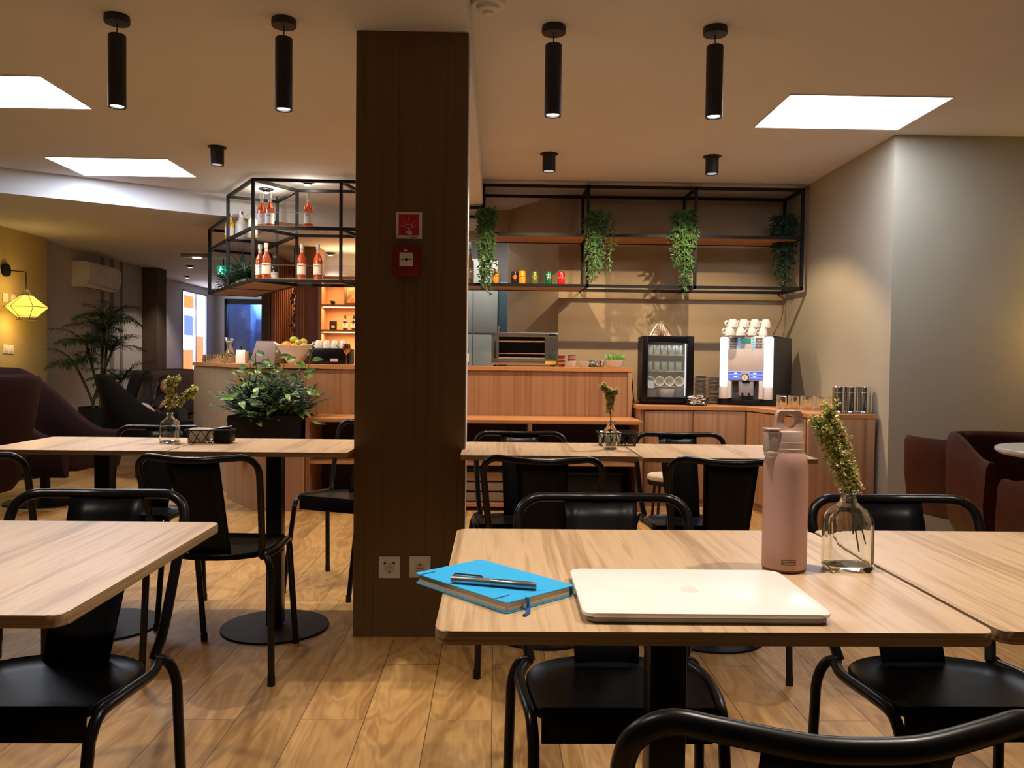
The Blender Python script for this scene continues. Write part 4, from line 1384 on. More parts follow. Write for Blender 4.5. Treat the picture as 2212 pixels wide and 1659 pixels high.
# napkin holder with fan pattern on the fridge
t = thing('napkin_holder', 'gold fan-shaped napkin holder standing on the black fridge', 'napkin holder', (1.345, 6.68, zt + .5455))
GOLDM = mat('brass', (.62, .42, .22), .3, .9)
def fan_outline(s=1.0):
    pts = []
    for i in range(13):
        u = -1 + 2 * i / 12
        pts.append((u * .085 * s, (1 - abs(u) ** 1.5) * .118 * s + .004))
    return pts
mb = MB()
o = [(x, -.02, z) for x, z in fan_outline()]
mb.tube(o + [(.085, -.02, .004), (-.085, -.02, .004)], .0045, 6, loop=True)
for i in range(-4, 5):
    a = i * 15
    ln = .098 * (1 - abs(i) * .075)
    mb.cyl((i * .004, -.02, .006), (math.sin(R(a)) * ln * .9, -.02, .004 + math.cos(R(a)) * ln), .003, seg=6)
mb.box(0, -.005, .0025, .17, .06, .005)
mb.build('fan_plate', GOLDM, t)
MB().rings([[(x * .9 + dx, y, z * .9) for x, z in fan_outline()] for y, dx in ((-.012, 0), (.02, -.02))], True).build('napkins', CARTONW, t)

# plates and basket on the sideboard
PG = 'stacked plates on the sideboard'
base = None
for sx_, tag_ in ((at(1513, 850, Y=6.90).x, 'left'), (at(1540, 850, Y=6.80).x, 'right')):
    n = 20 if tag_ == 'left' else 19
    for i in range(n):
        z = zt + .0005 + i * .0115
        loc = (sx_, 6.90 if tag_ == 'left' else 6.78, z)
        lb = '%swhite plate of the %s stack beside the fridge' % ('topmost ' if i == n - 1 else 'lowest ' if i == 0 else '', tag_)
        pg = 'white plates of the %s stack' % tag_
        if base is None:
            base = tag(MB().lathe([(0, 0), (.036, 0), (.056, .009), (.0555, .0105), (.035, .003), (0, .003)], seg=24, cap=(False, False)).build('plate', mat('plate_grey', (.50, .46, .42), .35)), lb, 'plate', pg)
            base.location = loc
        else:
            c = base.copy(); C.objects.link(c); c.location = loc; c['label'] = lb; c['group'] = pg
wb = wire_basket('wire basket with white and red sachets between fridge and coffee machine', (1.585, 6.44, zt), .165, .12, .06, 'wire baskets', wob=8)
mb = MB()
rnd = random.Random(5)
for i in range(40):
    mb.box(rnd.uniform(-.055, .055), rnd.uniform(-.035, .035), .010 + .0017 * i, .035, .028, .006, .002, rz=rnd.random() * 3, rx=rnd.uniform(-.3, .3), ry=rnd.uniform(-.3, .3))
tag(mb.build('sachets', mat('printed_sachets', (.82, .78, .74), .6, col2=(.7, .12, .08), scale=(40, 40, 40), contrast=(.62, .66)), None, loc=wb.location),
    'white and red sachets heaped in the basket beside the fridge', 'sachets', kind='stuff')

# ------------------------------------------------------------------ coffee machine
t = thing('coffee_machine', 'white glowing automatic coffee machine with black sides on the sideboard', 'coffee machine', (1.985, 6.50, zt), R(-31))
W, H, D = .42, .555, .64
MWH = mat('machine_white', (.72, .69, .68), .35)
GLOW = mat('machine_glow', (.8, .85, 1), .5, emit=(.62, .72, 1.0), estr=2.4)
BLUE = mat('machine_blue', (.05, .1, .8), .4, emit=(.05, .12, .9), estr=1.0)
MB().prism([(-.205, .03), (.205, .03), (.225, D), (-.225, D)], .045, H - .005, .01).build('housing', mat('machine_black', (.014, .015, .03), .35), t)
MB().box2(-.225, .235, .0, D, .0, .05, .008).build('drip_tray', BLACKM, t)
for x in (-.18, .18):
    for y in (-.0 + .04, .42):
        pass
for s in (-1, 1):
    MB().box(s * .175, .012, .345, .068, .04, .40, .015).build('light_column', GLOW, t)
    MB().box(s * .175, .012, .10, .068, .04, .10, .004).build('column_foot', MWH, t)
MB().box(0, .014, .50, .284, .036, .10, .004).build('control_panel', MWH, t)
MB().box(0, .012, .36, .284, .04, .18, .004).build('front_panel', mat('panel_rose', (.62, .55, .54), .4), t)
MB().box(0, .010, .235, .284, .046, .075, .006).build('lower_panel', mat('panel_blue_white', (.45, .48, .75), .4), t)
for z in (.262, .237, .212):
    for s in (-1, 1):
        MB().box(s * .085, -.0145, z, .10, .003, .010, .001).build('blue_slot', BLUE, t)
LEDS = mat('blue_led', (.5, .9, 1), .5, emit=(.35, .75, 1), estr=6)
for s in (-1, 1):
    for z in (.255, .228):
        MB().box(s * .075, -.017, z, .022, .002, .008, .001).build('led', LEDS, t)
MB().cyl((0, -.012, .225), (0, -.025, .225), .030, seg=28).build('badge', mat('badge_rim', (.05, .05, .07), .4), t)
MB().cyl((0, -.025, .222), (0, -.027, .222), .025, seg=28).build('badge_face', WHITE, t)
text_part('badge_mark', 'J', .030, RED, t, (0, -.0275, .222))
mb = MB(); mb.box2(-.14, .14, .03, .035, .052, .195); mb.build('recess', mat('recess_grey', (.22, .22, .26), .4), t)
for s in (-1, 1):
    MB().box(s * .125, .0, .125, .032, .05, .14, .004).build('side_post', MWH, t)
MB().box(.005, .008, .135, .12, .03, .12, .01).build('spout_block', mat('spout_grey', (.30, .30, .34), .35), t)
for s in (-1, 1):
    MB().cyl((s * .025 + .005, -.01, .10), (s * .025 + .005, -.01, .07), .007, seg=10).build('spout', BLACKM, t)
MB().box(.005, -.010, .187, .06, .004, .018, .003).build('opening', BLACKM, t)
MB().box(0, -.006, .512, .075, .004, .040, .002).build('display', mat('lcd', (.03, .12, .10), .3, emit=(.05, .25, .2), estr=.8), t)
for r_ in range(5):
    for s in (-1, 1):
        MB().box(s * .10, -.006, .53 - r_ * .021, .052, .003, .013, .001).build('button_label', mat('label_dark', (.10, .10, .14), .5), t)
        MB().box(s * .055, -.007, .53 - r_ * .021, .013, .004, .011, .002).build('button', mat('button_blue', (.05, .4, .8), .4, emit=(.05, .4, .9), estr=1.2), t)
for r_ in range(5):
    for s, w_ in ((-1, 'coffee'), (1, 'milk')):
        text_part('print', ['espresso', 'coffee', 'cappuccino', 'latte', 'water'][r_], .008, WHP, t, (s * .10, -.0078, .53 - r_ * .021))
MB().box2(-.20, .21, .04, .46, H - .004, H).build('top_tray', STEEL, t)

CGR = 'white mugs stacked upside down on the coffee machine'
base = None
for lev in range(2):
    for row in range(2):
        for i in range(4):
            x = 2.0 - .15 + i * .088 + lev * .028 + row * .04
            y = 6.50 + row * .12 + lev * .01
            z = zt + H + .0005 + lev * .0645
            lb = 'white mug upside down on the coffee machine, %s tier, %s row, %s' % (('lower', 'upper')[lev], ('front', 'rear')[row], ['leftmost', 'second', 'third', 'rightmost'][i])
            if base is None:
                base = make_cup(lb, (x, y, z), CGR, .040, .064, R(15), flip=True, name='mug')
            else:
                dup(base, (x, y, z), R(15 + rnd.uniform(-20, 25)), lb)
GC = 'upturned glasses on the sideboard'
base = None
for row in range(3):
    for i in range(6):
        x = 2.12 + i * .078 + row * .012 - i * .008
        y = 6.02 - i * .055 + row * .068
        if x > 2.50: continue
        lb = 'upturned clear glass beside the coffee machine, %s row, %s from the machine' % (['front', 'middle', 'rear'][row], ['first', 'second', 'third', 'fourth', 'fifth', 'last'][i])
        if base is None:
            base = make_glass(lb, (x, y, zt), GC, .030, .10)
        else:
            dup(base, (x, y, zt), 0, lb)
t = thing('canister_tray', 'shallow steel tray under the shiny canisters at the sideboard end', 'tray', (2.425, 5.575, zt))
MB().box(0, 0, .004, .27, .12, .006, .002).build('tray', STEEL, t)
CG = 'shiny steel canisters on the sideboard'
base = None
for i, nm in enumerate(['left', 'middle', 'right']):
    loc = (2.340 + i * .088, 5.565 + (i % 2) * .012, zt + .0075)
    if base is None:
        base = thing('steel_canister', 'shiny steel canister, %s one of three' % nm, 'canister', loc, 0, CG)
        MB().lathe([(0, 0), (.043, 0), (.043, .004), (.0415, .006), (.0415, .135), (.043, .137), (.043, .142), (0, .142)], seg=36, cap=(False, False)).build('body', CHROME, base)
        MB().lathe([(0, .1425), (.0425, .1425), (.0425, .172), (.040, .175), (0, .175)], seg=36, cap=(False, False)).build('lid', CHROME, base)
    else:
        dup(base, loc, 0, 'shiny steel canister, %s one of three' % nm)

t = MB().tube(smooth_path([(2.545, 7.30, 1.73), (2.55, 7.30, 1.55), (2.48, 7.28, 1.40), (2.40, 7.25, 1.25), (2.36, 7.2, 1.10)], 5), .004, 6).build('power_cord', mat('brown_cord', (.16, .08, .05), .6))
tag(t, 'thin brown cord running down the corner from the rack to the coffee machine', 'cord')
t = MB().tube(smooth_path([(1.13, 7.1, .80), (1.10, 6.9, .95), (1.125, 6.8, .98), (1.15, 6.85, .85), (1.14, 6.75, .785)], 5), .005, 6).build('power_cord', BLACKM)
tag(t, 'black power cord looping at the left side of the display fridge', 'cord')

# ------------------------------------------------------------------ plants
def hang_plant(label, x, y, ztop, length, width, seed, m=LEAF):
    rnd = random.Random(seed)
    t = thing('hanging_plant', label, 'plant', (x, y, ztop), 0, 'trailing plants on the hanging rack')
    st, lf = MB(), MB()
    for i in range(22):
        a = rnd.random() * 6.28
        rr = rnd.uniform(.01, width * .50)
        ln = length * (rnd.uniform(.35, .85) if i > 5 else rnd.uniform(.85, 1.0))
        cx_, cy_ = rr * math.cos(a), rr * math.sin(a) * .5
        pts = smooth_path([(cx_ * .3, cy_ * .3, -.06), (cx_ * .8, cy_, rnd.uniform(-.03, .0)), (cx_, cy_, -.22 * ln),
                           (cx_ * .85 + rnd.uniform(-.02, .02), cy_, -ln * .6), (cx_ * .6 + rnd.uniform(-.02, .02), cy_, -ln)], 5)
        st.tube(pts, .0015, 4)
        for k in range(1, len(pts)):
            for q in range(3):
                p = pts[k]
                d = Vector((rnd.uniform(-1, 1), rnd.uniform(-1, 1), rnd.uniform(-1.2, .45))).normalized()
                L = rnd.uniform(.035, .06)
                up = (rnd.uniform(-.6, .6), -1, rnd.uniform(-.4, .8))
                lf.leaf(p, d, up, L, .0105, .25, 2, 0)
                for z_ in range(2):
                    lf.leaf(p + d * L * .45, d + Vector((rnd.uniform(-.8, .8), rnd.uniform(-.6, .6), rnd.uniform(-.8, .3))), up, L * .65, .009, .15, 2, 0)
    st.build('vines', STEM, t, smooth=0)
    lf.build('foliage', m, t, smooth=0, recalc=False)
    return t


def pz(px_, py_, Y): return at(px_, py_, Y=Y)
v = pz(1050, 452, 6.79); hang_plant('trailing plant on the left post of the hanging rack, reaching below its rail', v.x, 6.79, v.z, .70, .15, 1)
v = pz(1292, 458, 6.79); hang_plant('bushy trailing plant at the second post of the hanging rack', v.x, 6.79, v.z, .56, .25, 2)
v = pz(1480, 458, 6.79); hang_plant('trailing plant at the third post of the hanging rack', v.x, 6.79, v.z, .64, .21, 3)
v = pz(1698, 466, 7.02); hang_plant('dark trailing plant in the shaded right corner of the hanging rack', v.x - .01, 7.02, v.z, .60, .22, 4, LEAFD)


def palm(label, loc, h, n, seed, fl=.75, stems=3, m=LEAFD, lean=.9, pot=(.19, .45), leafL=.20, crowns=None):
    rnd = random.Random(seed)
    t = thing('potted_palm', label, 'palm', loc)
    MB().lathe([(0, 0), (pot[0] * .8, 0), (pot[0], pot[1]), (pot[0] * .92, pot[1]), (pot[0] * .9, pot[1] - .05), (0, pot[1] - .05)], seg=28, cap=(False, False)).build('pot', BLACKM, t)
    tr, lf = MB(), MB()
    for s in range(stems):
        a0 = s * 6.28 / stems + .4
        top = Vector((.16 * math.cos(a0), .12 * math.sin(a0), h * (.55 + .22 * s / max(1, stems - 1))))
        if crowns: top = Vector(crowns[s])
        tr.tube(smooth_path([(.04 * math.cos(a0), .04 * math.sin(a0), pot[1] - .06), (.06 * math.cos(a0), .05 * math.sin(a0), h * .4), top], 5), [.014] * 11, 7)
        for i in range(n):
            a = 6.28 * i / n + rnd.uniform(-.3, .3) + s
            up = rnd.uniform(.5, 2.0)
            L = fl * rnd.uniform(.75, 1.1)
            d = Vector((math.cos(a), math.sin(a), up * lean)).normalized()
            pts = [top]
            p = Vector(top)
            for k in range(12):
                p = p + d * (L / 12)
                d = (d + Vector((0, 0, -.11))).normalized()
                pts.append(Vector(p))
            tr.tube(pts, [.005 - .00035 * k for k in range(13)], 5)
            for k in range(2, 13):
                dd = (pts[k] - pts[k - 1]).normalized()
                side = dd.cross(Vector((0, 0, 1))).normalized()
                ll = leafL * (1 - abs(k - 6) / 9)
                for sg in (-1, 1):
                    for q in (0, .33, .66):
                        lf.leaf(pts[k - 1].lerp(pts[k], q), side * sg * rnd.uniform(.6, 1) + dd * .8 + Vector((0, 0, rnd.uniform(-.25, .35))), (0, 0, 1), ll * rnd.uniform(.8, 1.1), .0085, rnd.uniform(.1, .6), 3, .1)
    tr.build('stems', BARK, t, smooth=40)
    lf.build('fronds', m, t, smooth=0, recalc=False)
    return t


palm('tall dark potted palm by the lounge wall under the air conditioner', (-4.33, 9.05, 0), 1.62, 12, 11, .40, 6, leafL=.17, pot=(.19, .56), crowns=[(.12, 0, 1.50), (-.14, .05, 1.24), (.18, -.05, 1.16), (-.20, -.05, 1.00), (.24, .05, .84), (.02, .1, 1.36)])
palm('palm behind the left end of the bar, in front of the blue window', (-3.75, 12.2, 0), 1.25, 9, 12, .55, 3, LEAF)

# trough with mixed plants ------------------------------------------------
t = thing('plant_trough', 'black trough of mixed green plants in front of the bar', 'planter', (-1.68, 6.22, .4405))
mb = MB()
mb.box2(-.265, .265, -.20, -.188, 0, .245); mb.box2(-.265, .265, .188, .20, 0, .245); mb.box2(-.265, -.253, -.188, .188, 0, .245); mb.box2(.253, .265, -.188, .188, 0, .245); mb.box2(-.253, .253, -.188, .188, 0, .01)
mb.build('box', BLACKM, t)
MB().box2(-.252, .252, -.187, .187, .19, .21).build('soil', mat('soil', (.02, .012, .008), .95), t)
rnd = random.Random(21)
st, lf, lv, lp = MB(), MB(), MB(), MB()
for i in range(190):                       # feathery lobed leaves low and forward
    a = rnd.uniform(0, 6.28)
    x0, y0 = rnd.uniform(-.20, .20), rnd.uniform(-.16, .10)
    d = Vector((math.cos(a) * .7 + x0 * 1.5, math.sin(a) * .6 - .2, rnd.uniform(.4, 3.2))).normalized()
    L = rnd.uniform(.15, .36)
    p = Vector((x0, y0, .2)); pts = [p.copy()]
    for k in range(8):
        p = p + d * L / 8; d = (d + Vector((0, 0, -.07))).normalized(); pts.append(p.copy())
    st.tube(pts, .0022, 4)
    for k in range(3, 9):
        dd = (pts[k] - pts[k - 1]).normalized(); side = dd.cross(Vector((0, 0, 1))).normalized()
        for sg in (-1, 1):
            (lf if i % 6 else lp).leaf(pts[k], side * sg * .8 + dd, (rnd.uniform(-.3, .3), -.5, 1), .070 * (1.2 - abs(k - 5) * .13), .018, .3, 3, .1)
for i in range(11):                       # taller round-leaved stems
    x0 = rnd.uniform(-.17, .22)
    p = Vector((x0, rnd.uniform(-.05, .15), .2)); d = Vector((rnd.uniform(-.25, .25), rnd.uniform(-.3, .1), 1)).normalized()
    n = rnd.randint(8, 12)
    pts = [p.copy()]
    for k in range(n):
        p = p + d * .046; d = (d + Vector((rnd.uniform(-.12, .12), rnd.uniform(-.1, .1), 0))).normalized(); pts.append(p.copy())
    st.tube(pts, .0028, 5)
    for k in range(4, n + 1):
        a = k * 2.4 + i
        dd = Vector((math.cos(a), math.sin(a), .35))
        q = pts[k] + dd * .02
        (lv if rnd.random() < .4 else lp).leaf(q, dd, (rnd.uniform(-.4, .4), -1, rnd.uniform(.2, 1)), rnd.uniform(.06, .095), rnd.uniform(.035, .055), .4, 4, .15)
for i in range(34):                       # bright variegated leaves
    x0, y0 = rnd.uniform(-.2, .25), rnd.uniform(-.17, 0)
    a = rnd.uniform(3.3, 6.1)
    q = Vector((x0, y0, .2)) + Vector((math.cos(a) * .1, math.sin(a) * .1, rnd.uniform(-.02, .28)))
    st.tube([(x0, y0, .2), ((x0 + q.x) / 2, (y0 + q.y) / 2, q.z * .7 + .08), q], .002, 4)
    lv.leaf(q, (math.cos(a), math.sin(a), rnd.uniform(-.4, .3)), (rnd.uniform(-.3, .3), -1, .6), rnd.uniform(.07, .11), rnd.uniform(.035, .055), .5, 5, .12)
st.build('stems', STEM, t, smooth=0)
lf.build('dark_foliage', LEAFD, t, smooth=0, recalc=False)
lp.build('green_foliage', LEAF, t, smooth=0, recalc=False)
lv.build('variegated_leaves', LEAFV, t, smooth=0, recalc=False)

# plant in pot on the bottle rack
t = thing('rack_plant', 'bushy green plant in a cream pot on the low end of the bottle rack', 'plant', (-2.30, 7.62, 1.758))
MB().lathe([(0, 0), (.04, 0), (.05, .07), (.045, .07), (0, .065)], seg=20, cap=(False, False)).build('pot', mat('cream_pot', (.5, .42, .28), .6), t)
mb = MB()
for i in range(230):
    a = rnd.random() * 6.28
    mb.leaf((0, 0, .06), (math.cos(a), math.sin(a), rnd.uniform(.3, 3.0)), (rnd.uniform(-.3, .3), -.5, 1), rnd.uniform(.14, .27), .018, .8, 5, .1)
mb.build('foliage', LEAFD, t, smooth=0, recalc=False)
t = thing('rack_plant', 'second smaller green plant furthest left on the bottle rack', 'plant', (-2.60, 8.10, 1.758))
MB().lathe([(0, 0), (.035, 0), (.045, .06), (.04, .06), (0, .055)], seg=20, cap=(False, False)).build('pot', BLACKM, t)
mb = MB()
for i in range(130):
    a = rnd.random() * 6.28
    mb.leaf((0, 0, .05), (math.cos(a), math.sin(a), rnd.uniform(.3, 2.6)), (0, 0, 1), rnd.uniform(.15, .26), .013, .8, 5, .1)
mb.build('foliage', LEAFD, t, smooth=0, recalc=False)


# ------------------------------------------------------------------ vases of flowers
FLW = mat('blossom', (.95, .84, .42), .6, col2=(.62, .66, .18), scale=(60, 60, 60))
FLW2 = mat('blossom_pale', (.92, .70, .42), .6, col2=(.85, .78, .4), scale=(60, 60, 60))
GRN = mat('flower_green', (.38, .50, .10), .6, col2=(.22, .34, .07), scale=(60, 60, 60))
WATER = mat('water', (1, 1, 1), 0.0, trans=1.0, ior=1.33)


def apothecary(label, loc, w=.080, h=.145, d=.055, rot=0.0, sq=.7, group='glass bottles used as vases'):
    t = thing('glass_vase', label, 'vase', loc, rot, group)
    fy = d / w
    r = w / 2
    prof = [(r * .9, 0, sq), (r, .004, sq), (r, .008, sq), (r, h * .58, sq), (r * .97, h * .66, sq * .8), (r * .82, h * .74, sq * .5), (r * .55, h * .80, .15), (.0145, h * .85, 0), (.0125, h * .92, 0), (.0125, h * .955, 0), (.0175, h * .965, 0), (.0175, h, 0)]
    inner = [(a - .0028 if a > .02 else a - .0022, max(z, .010), q) for a, z, q in prof[1:]][::-1]
    inner[0] = (.0125, h, 0)
    rings = []
    for it in prof + inner:
        a_, z, q = it
        ring = []
        flat = 1.0 if a_ <= .018 else (fy + (1 - fy) * max(0, (1 - a_ / r)) * 1.2)
        flat = min(1, flat)
        for i in range(32):
            a = 2 * math.pi * (i + .5) / 32
            ca, sa = math.cos(a), math.sin(a)
            k = 1.0
            if q:
                p = 2 + 7 * q
                k = (abs(ca) ** p + abs(sa) ** p) ** (-1 / p)
            ring.append((a_ * k * ca, a_ * k * sa * flat, z))
        rings.append(ring)
    MB().rings(rings, True, (True, True)).build('bottle', GLASS, t, smooth=50)
    return t


def flowers(label, loc, sprays, seed, group='flower stems in the vases', dens=1.0, size=1.0):
    """sprays: list of (path points, spread) each one stem with its blossom head along the upper part"""
    rnd = random.Random(seed)
    t = thing('flower_stems', label, 'flowers', loc, 0, group)
    st, f1, f2, gr = MB(), MB(), MB(), MB()
    for path, start, spread in sprays:
        pts = smooth_path(path, 8)
        st.tube(pts, .0013, 6)
        n = len(pts)
        for k in range(int(n * start), n):
            for q in range(int(9 * dens)):
                v = Vector((rnd.gauss(0, 1), rnd.gauss(0, 1), rnd.gauss(0, .8))).normalized() * spread * rnd.uniform(.25, 1.0)
                p = pts[k] + v
                st.tube([pts[k], pts[k] + v * .5 + Vector((0, 0, .002)), p], .0005, 4)
                for _ in range(4):
                    dv = Vector((rnd.uniform(-1, 1), rnd.uniform(-1, 1), rnd.uniform(-.5, 1)))
                    gr.leaf(p - v * .3 * rnd.random(), dv, (0, 0, 1), .008 * size, .0035 * size, .3, 2, 0)
                tgt = f1 if rnd.random() < .6 else f2
                for _ in range(5):
                    dv = v.normalized() + Vector((rnd.uniform(-1, 1), rnd.uniform(-1, 1), rnd.uniform(-.6, 1.2)))
                    tgt.leaf(p, dv, (0, 0, 1), .0065 * size, .0045 * size, .2, 2, .1)
                tgt.ball(p, .0016 * size, sub=1)
    st.build('stems', STEM, t, smooth=40)
    gr.build('leaflets', GRN, t, smooth=0, recalc=False)
    f1.build('blossoms', FLW, t, smooth=0, recalc=False)
    f2.build('pale_blossoms', FLW2, t, smooth=0, recalc=False)
    return t


vx, vy, ZT_ = .606, 1.392, .7502
apothecary('square clear glass bottle on the front table beside the pink flask', (vx, vy, ZT_), .076, .137, .052)
flowers('green and cream flower spray leaning left out of the front glass bottle', (vx, vy, ZT_),
        [([(.022, .004, .03), (.012, .002, .08), (.003, 0, .13), (-.006, 0, .165), (-.026, .004, .205), (-.036, .004, .275)], .46, .021),
         ([(.030, -.004, .045), (.018, 0, .09), (.004, .003, .13), (.006, 0, .155), (-.014, 0, .185), (-.040, .0, .225), (-.058, -.004, .250)], .52, .015),
         ([(.012, .006, .06), (.005, .003, .125), (-.002, .006, .155), (-.004, .012, .19), (-.014, .012, .235)], .42, .018)], 31, dens=1.7, size=1.0)
v = at(367, 957, Z=.7502)
apothecary('clear glass bottle on the middle-row table at the left', (v.x, v.y, ZT_), .072, .125, .06, sq=.45)
flowers('two-headed pale yellow flower spray in the left middle-row bottle', (v.x, v.y, ZT_),
        [([(.0, 0, .03), (0, 0, .12), (-.01, 0, .15), (.006, 0, .19), (-.005, .01, .24), (.02, 0, .265)], .45, .020),
         ([(.006, 0, .03), (.004, 0, .12), (.03, 0, .165), (.075, 0, .20), (.105, 0, .22)], .55, .022)], 32, dens=.6, size=2.1)
v = at(1318, 971, Z=.7502)
apothecary('clear glass bottle on the middle-row table right of the pillar', (v.x, v.y, ZT_), .055, .115, .045, sq=.3)
flowers('single upright pale flower spray in the bottle right of the pillar', (v.x, v.y, ZT_),
        [([(0, 0, .02), (0, 0, .11), (-.003, 0, .17), (-.008, 0, .22), (-.028, 0, .255)], .45, .014),
         ([(0, 0, .02), (.002, 0, .11), (0, 0, .17), (.004, 0, .215), (.016, 0, .235)], .6, .014)], 33, dens=.6, size=2.0)

# baskets on the middle tables
v = at(450, 958, Z=.7502)
wb = wire_basket('black wire basket with white napkins on the table left of the pillar', (v.x, v.y + .03, .7502), .19, .10, .055, 'wire baskets', R(4), 7, .0016)
o = thing('napkin_stack', 'white folded napkins standing in the basket left of the pillar', 'napkins', (v.x - .045, v.y + .03, .7535))
mb = MB()
for i in range(7):
    mb.box(0, -.024 + i * .008, .028 + .002 * (i % 3), .072, .0045, .052, .001, rx=R(3 * (i % 2)))
mb.build('napkins', CARTONW, o)
MB().box(.075, .0, .058, .10, .05, .004, .001, ry=R(-9)).build('top_napkin', CARTONW, o)
o = thing('sachet_box', 'black little box inside the basket left of the pillar', 'box', (v.x + .055, v.y + .03, .7535))
MB().box(0, 0, .028, .07, .07, .055, .004).build('box', BLACKM, o); MB().box(0, 0, .058, .06, .02, .006, .002).build('flap', BLACKM, o)
v = at(1322, 966, Z=.7502)
wb = wire_basket('dark wire basket half hidden behind the bottle right of the pillar', (v.x + .035, v.y + .09, .7502), .17, .11, .055, 'wire baskets', 0, 6, .0020)
o = thing('napkin_stack', 'crumpled white paper packs in the basket right of the pillar', 'napkins', (v.x - .0, v.y + .09, .7535))
mb = MB()
for i in range(6):
    mb.box(-.035 + .014 * i, 0, .03, .012, .06, .05, .003, rz=R(10 * (i % 3) - 10), ry=R(8 * (i % 2)))
mb.build('packs', CARTONW, o)

# ------------------------------------------------------------------ front table: laptop, notebook, pen, flask
t = thing('laptop', 'closed silver laptop lying on the front table', 'laptop', (.291, 1.209, ZT_), R(-.6))
ALU = mat('aluminium', (.97, .96, .95), .33, .08, col2=(.96, .95, .94))
MB().prism(rrect(.329, .230, .014, 6), .0012, .0080, .0015, 2).build('base', mat('aluminium_shade', (.35, .34, .33), .4, .4), t)  # base metal darkened to stand for the shadow under the lid
MB().prism(rrect(.337, .238, .016, 6), .0090, .0145, .0018, 2).build('lid', ALU, t)
MB().prism(rrect(.332, .233, .014, 6), .0081, .0089).build('gasket', BLACKM, t)
mb = MB()
def apple():
    pts = []
    for i in range(48):
        a = 2 * math.pi * i / 48
        r = .0155 * (1 - .10 * math.cos(2 * a) * .4)
        x, y = r * math.cos(a), r * math.sin(a)
        y -= .0035 * math.exp(-(x / .004) ** 2) * (1 if y > 0 else -.5)
        dx, dy = x - .0195, y - .002
        dd = math.hypot(dx, dy)
        if dd < .0085:
            x, y = .0195 + dx / dd * .0085, .002 + dy / dd * .0085
        pts.append((x * .92, y * 1.05))
    return pts
mb.prism(apple(), .01452, .01472)
mb.prism([(.0005, .019), (.004, .0195), (.0065, .0245), (.003, .0235)], .01452, .01472)
mb.build('emblem', mat('emblem_white', (.99, .99, .98), .12, coat=.3), t)
for sx in (-.14, .14):
    for sy in (-.09, .09):
        MB().cyl((sx, sy, 0), (sx, sy, .0013), .008, seg=12).build('foot', BLACKM, t)

NB = mat('notebook_blue', (.03, .42, .86), .55, col2=(.032, .44, .89), scale=(60, 60, 60))
PAGES = wood('page_edges', [(.3, (.55, .45, .32)), (.5, (.72, .62, .48)), (.7, (.65, .55, .42))], 'X', 900, 600, .01, .8, 0)
t = thing('notebook', 'bright blue notebook overhanging the left edge of the front table', 'notebook', (-.001, 1.257, ZT_), R(-48))
mb = MB(); mb.prism(rrect(.213, .138, .006, 4), .0, .002, .0005, 1); mb.prism(rrect(.213, .138, .006, 4), .0142, .0164, .0006, 1)
mb.box(0, .0682, .0082, .209, .002, .014)
mb.build('cover', NB, t)
MB().prism(rrect(.207, .131, .005, 4, 0, -.0005), .0021, .0141).build('pages', PAGES, t)
RIB = mat('ribbon_blue', (.01, .13, .40), .5)
MB().tube([(.104, -.030, .0150), (.1085, -.030, .0145), (.1105, -.031, .008), (.113, -.033, .002), (.124, -.044, .0016), (.130, -.058, .0016)], .0028, 4, flat=(0, 1, .3)).build('ribbon', RIB, t)
for sx, sg in ((.082, 1), (-.090, 1)):
    MB().box(sx, -.055, .0167, .003, .026, .0006).build('elastic', RIB, t)
t = thing('pen', 'silver ballpoint pen lying on the blue notebook', 'pen', (.0, 1.213, ZT_ + .0225), R(-16))
t.rotation_euler = (0, 0, R(-17))
PENM = mat('pen_silver', (.42, .43, .45), .25, .9)
MB().lathe([(0, -.066), (.0045, -.066), (.0056, -.060), (.0058, -.004), (.0050, -.003)], seg=18, cap=(False, True), M=Matrix.Rotation(R(90), 3, 'Y')).build('cap', mat('pen_cap', (.62, .63, .66), .2, .8), t)
MB().lathe([(.0050, -.003), (.0057, -.002), (.0058, .056), (.0050, .066), (0, .067)], seg=18, cap=(True, False), M=Matrix.Rotation(R(90), 3, 'Y')).build('barrel', PENM, t)
MB().tube([(-.062, 0, .0055), (-.060, 0, .0085), (-.02, 0, .008), (-.016, 0, .0066)], .0014, 6).build('clip', CHROME, t)

# flask
PINK = mat('flask_pink', (.60, .36, .30), .42, col2=(.58, .345, .29), scale=(200, 200, 200))
LIDM = mat('flask_lid', (.60, .42, .34), .5)
t = thing('thermos_flask', 'tall dusty-pink thermos flask standing behind the laptop', 'bottle', (.497, 1.392, ZT_))
r = .0368
MB().lathe([(0, 0), (r - .003, 0), (r - .001, .003), (r, .006)], seg=48, cap=(False, False)).build('base_ring', mat('dark_base', (.16, .05, .035), .5), t)
dz = -.013
MB().lathe([(r, .006), (r, .185 + dz), (r * .985, .196 + dz), (r * .93, .206 + dz), (r * .85, .213 + dz), (r * .82, .215 + dz)], seg=48, cap=(False, True)).build('body', PINK, t, smooth=50)
MB().lathe([(r * .82, .2152 + dz), (r * .82, .221 + dz), (r * .795, .222 + dz), (r * .78, .232 + dz), (r * .765, .2325 + dz), (r * .72, .246 + dz), (r * .68, .250 + dz), (0, .252 + dz)], seg=48, cap=(False, False)).build('collar', LIDM, t)
mb = MB()
out, inn = [], []
for i in range(48):
    a = 2 * math.pi * i / 48
    ca, sa = math.cos(a), math.sin(a)
    k = (abs(ca) ** 6 + abs(sa) ** 6) ** (-1 / 6)
    x, z = k * ca * .0212, k * sa * .0210
    x *= 1.0 + .20 * max(0, (.0205 - z) / .041)
    out.append((x, z)); inn.append((.0005 + .0112 * ca, .003 + .0118 * sa))
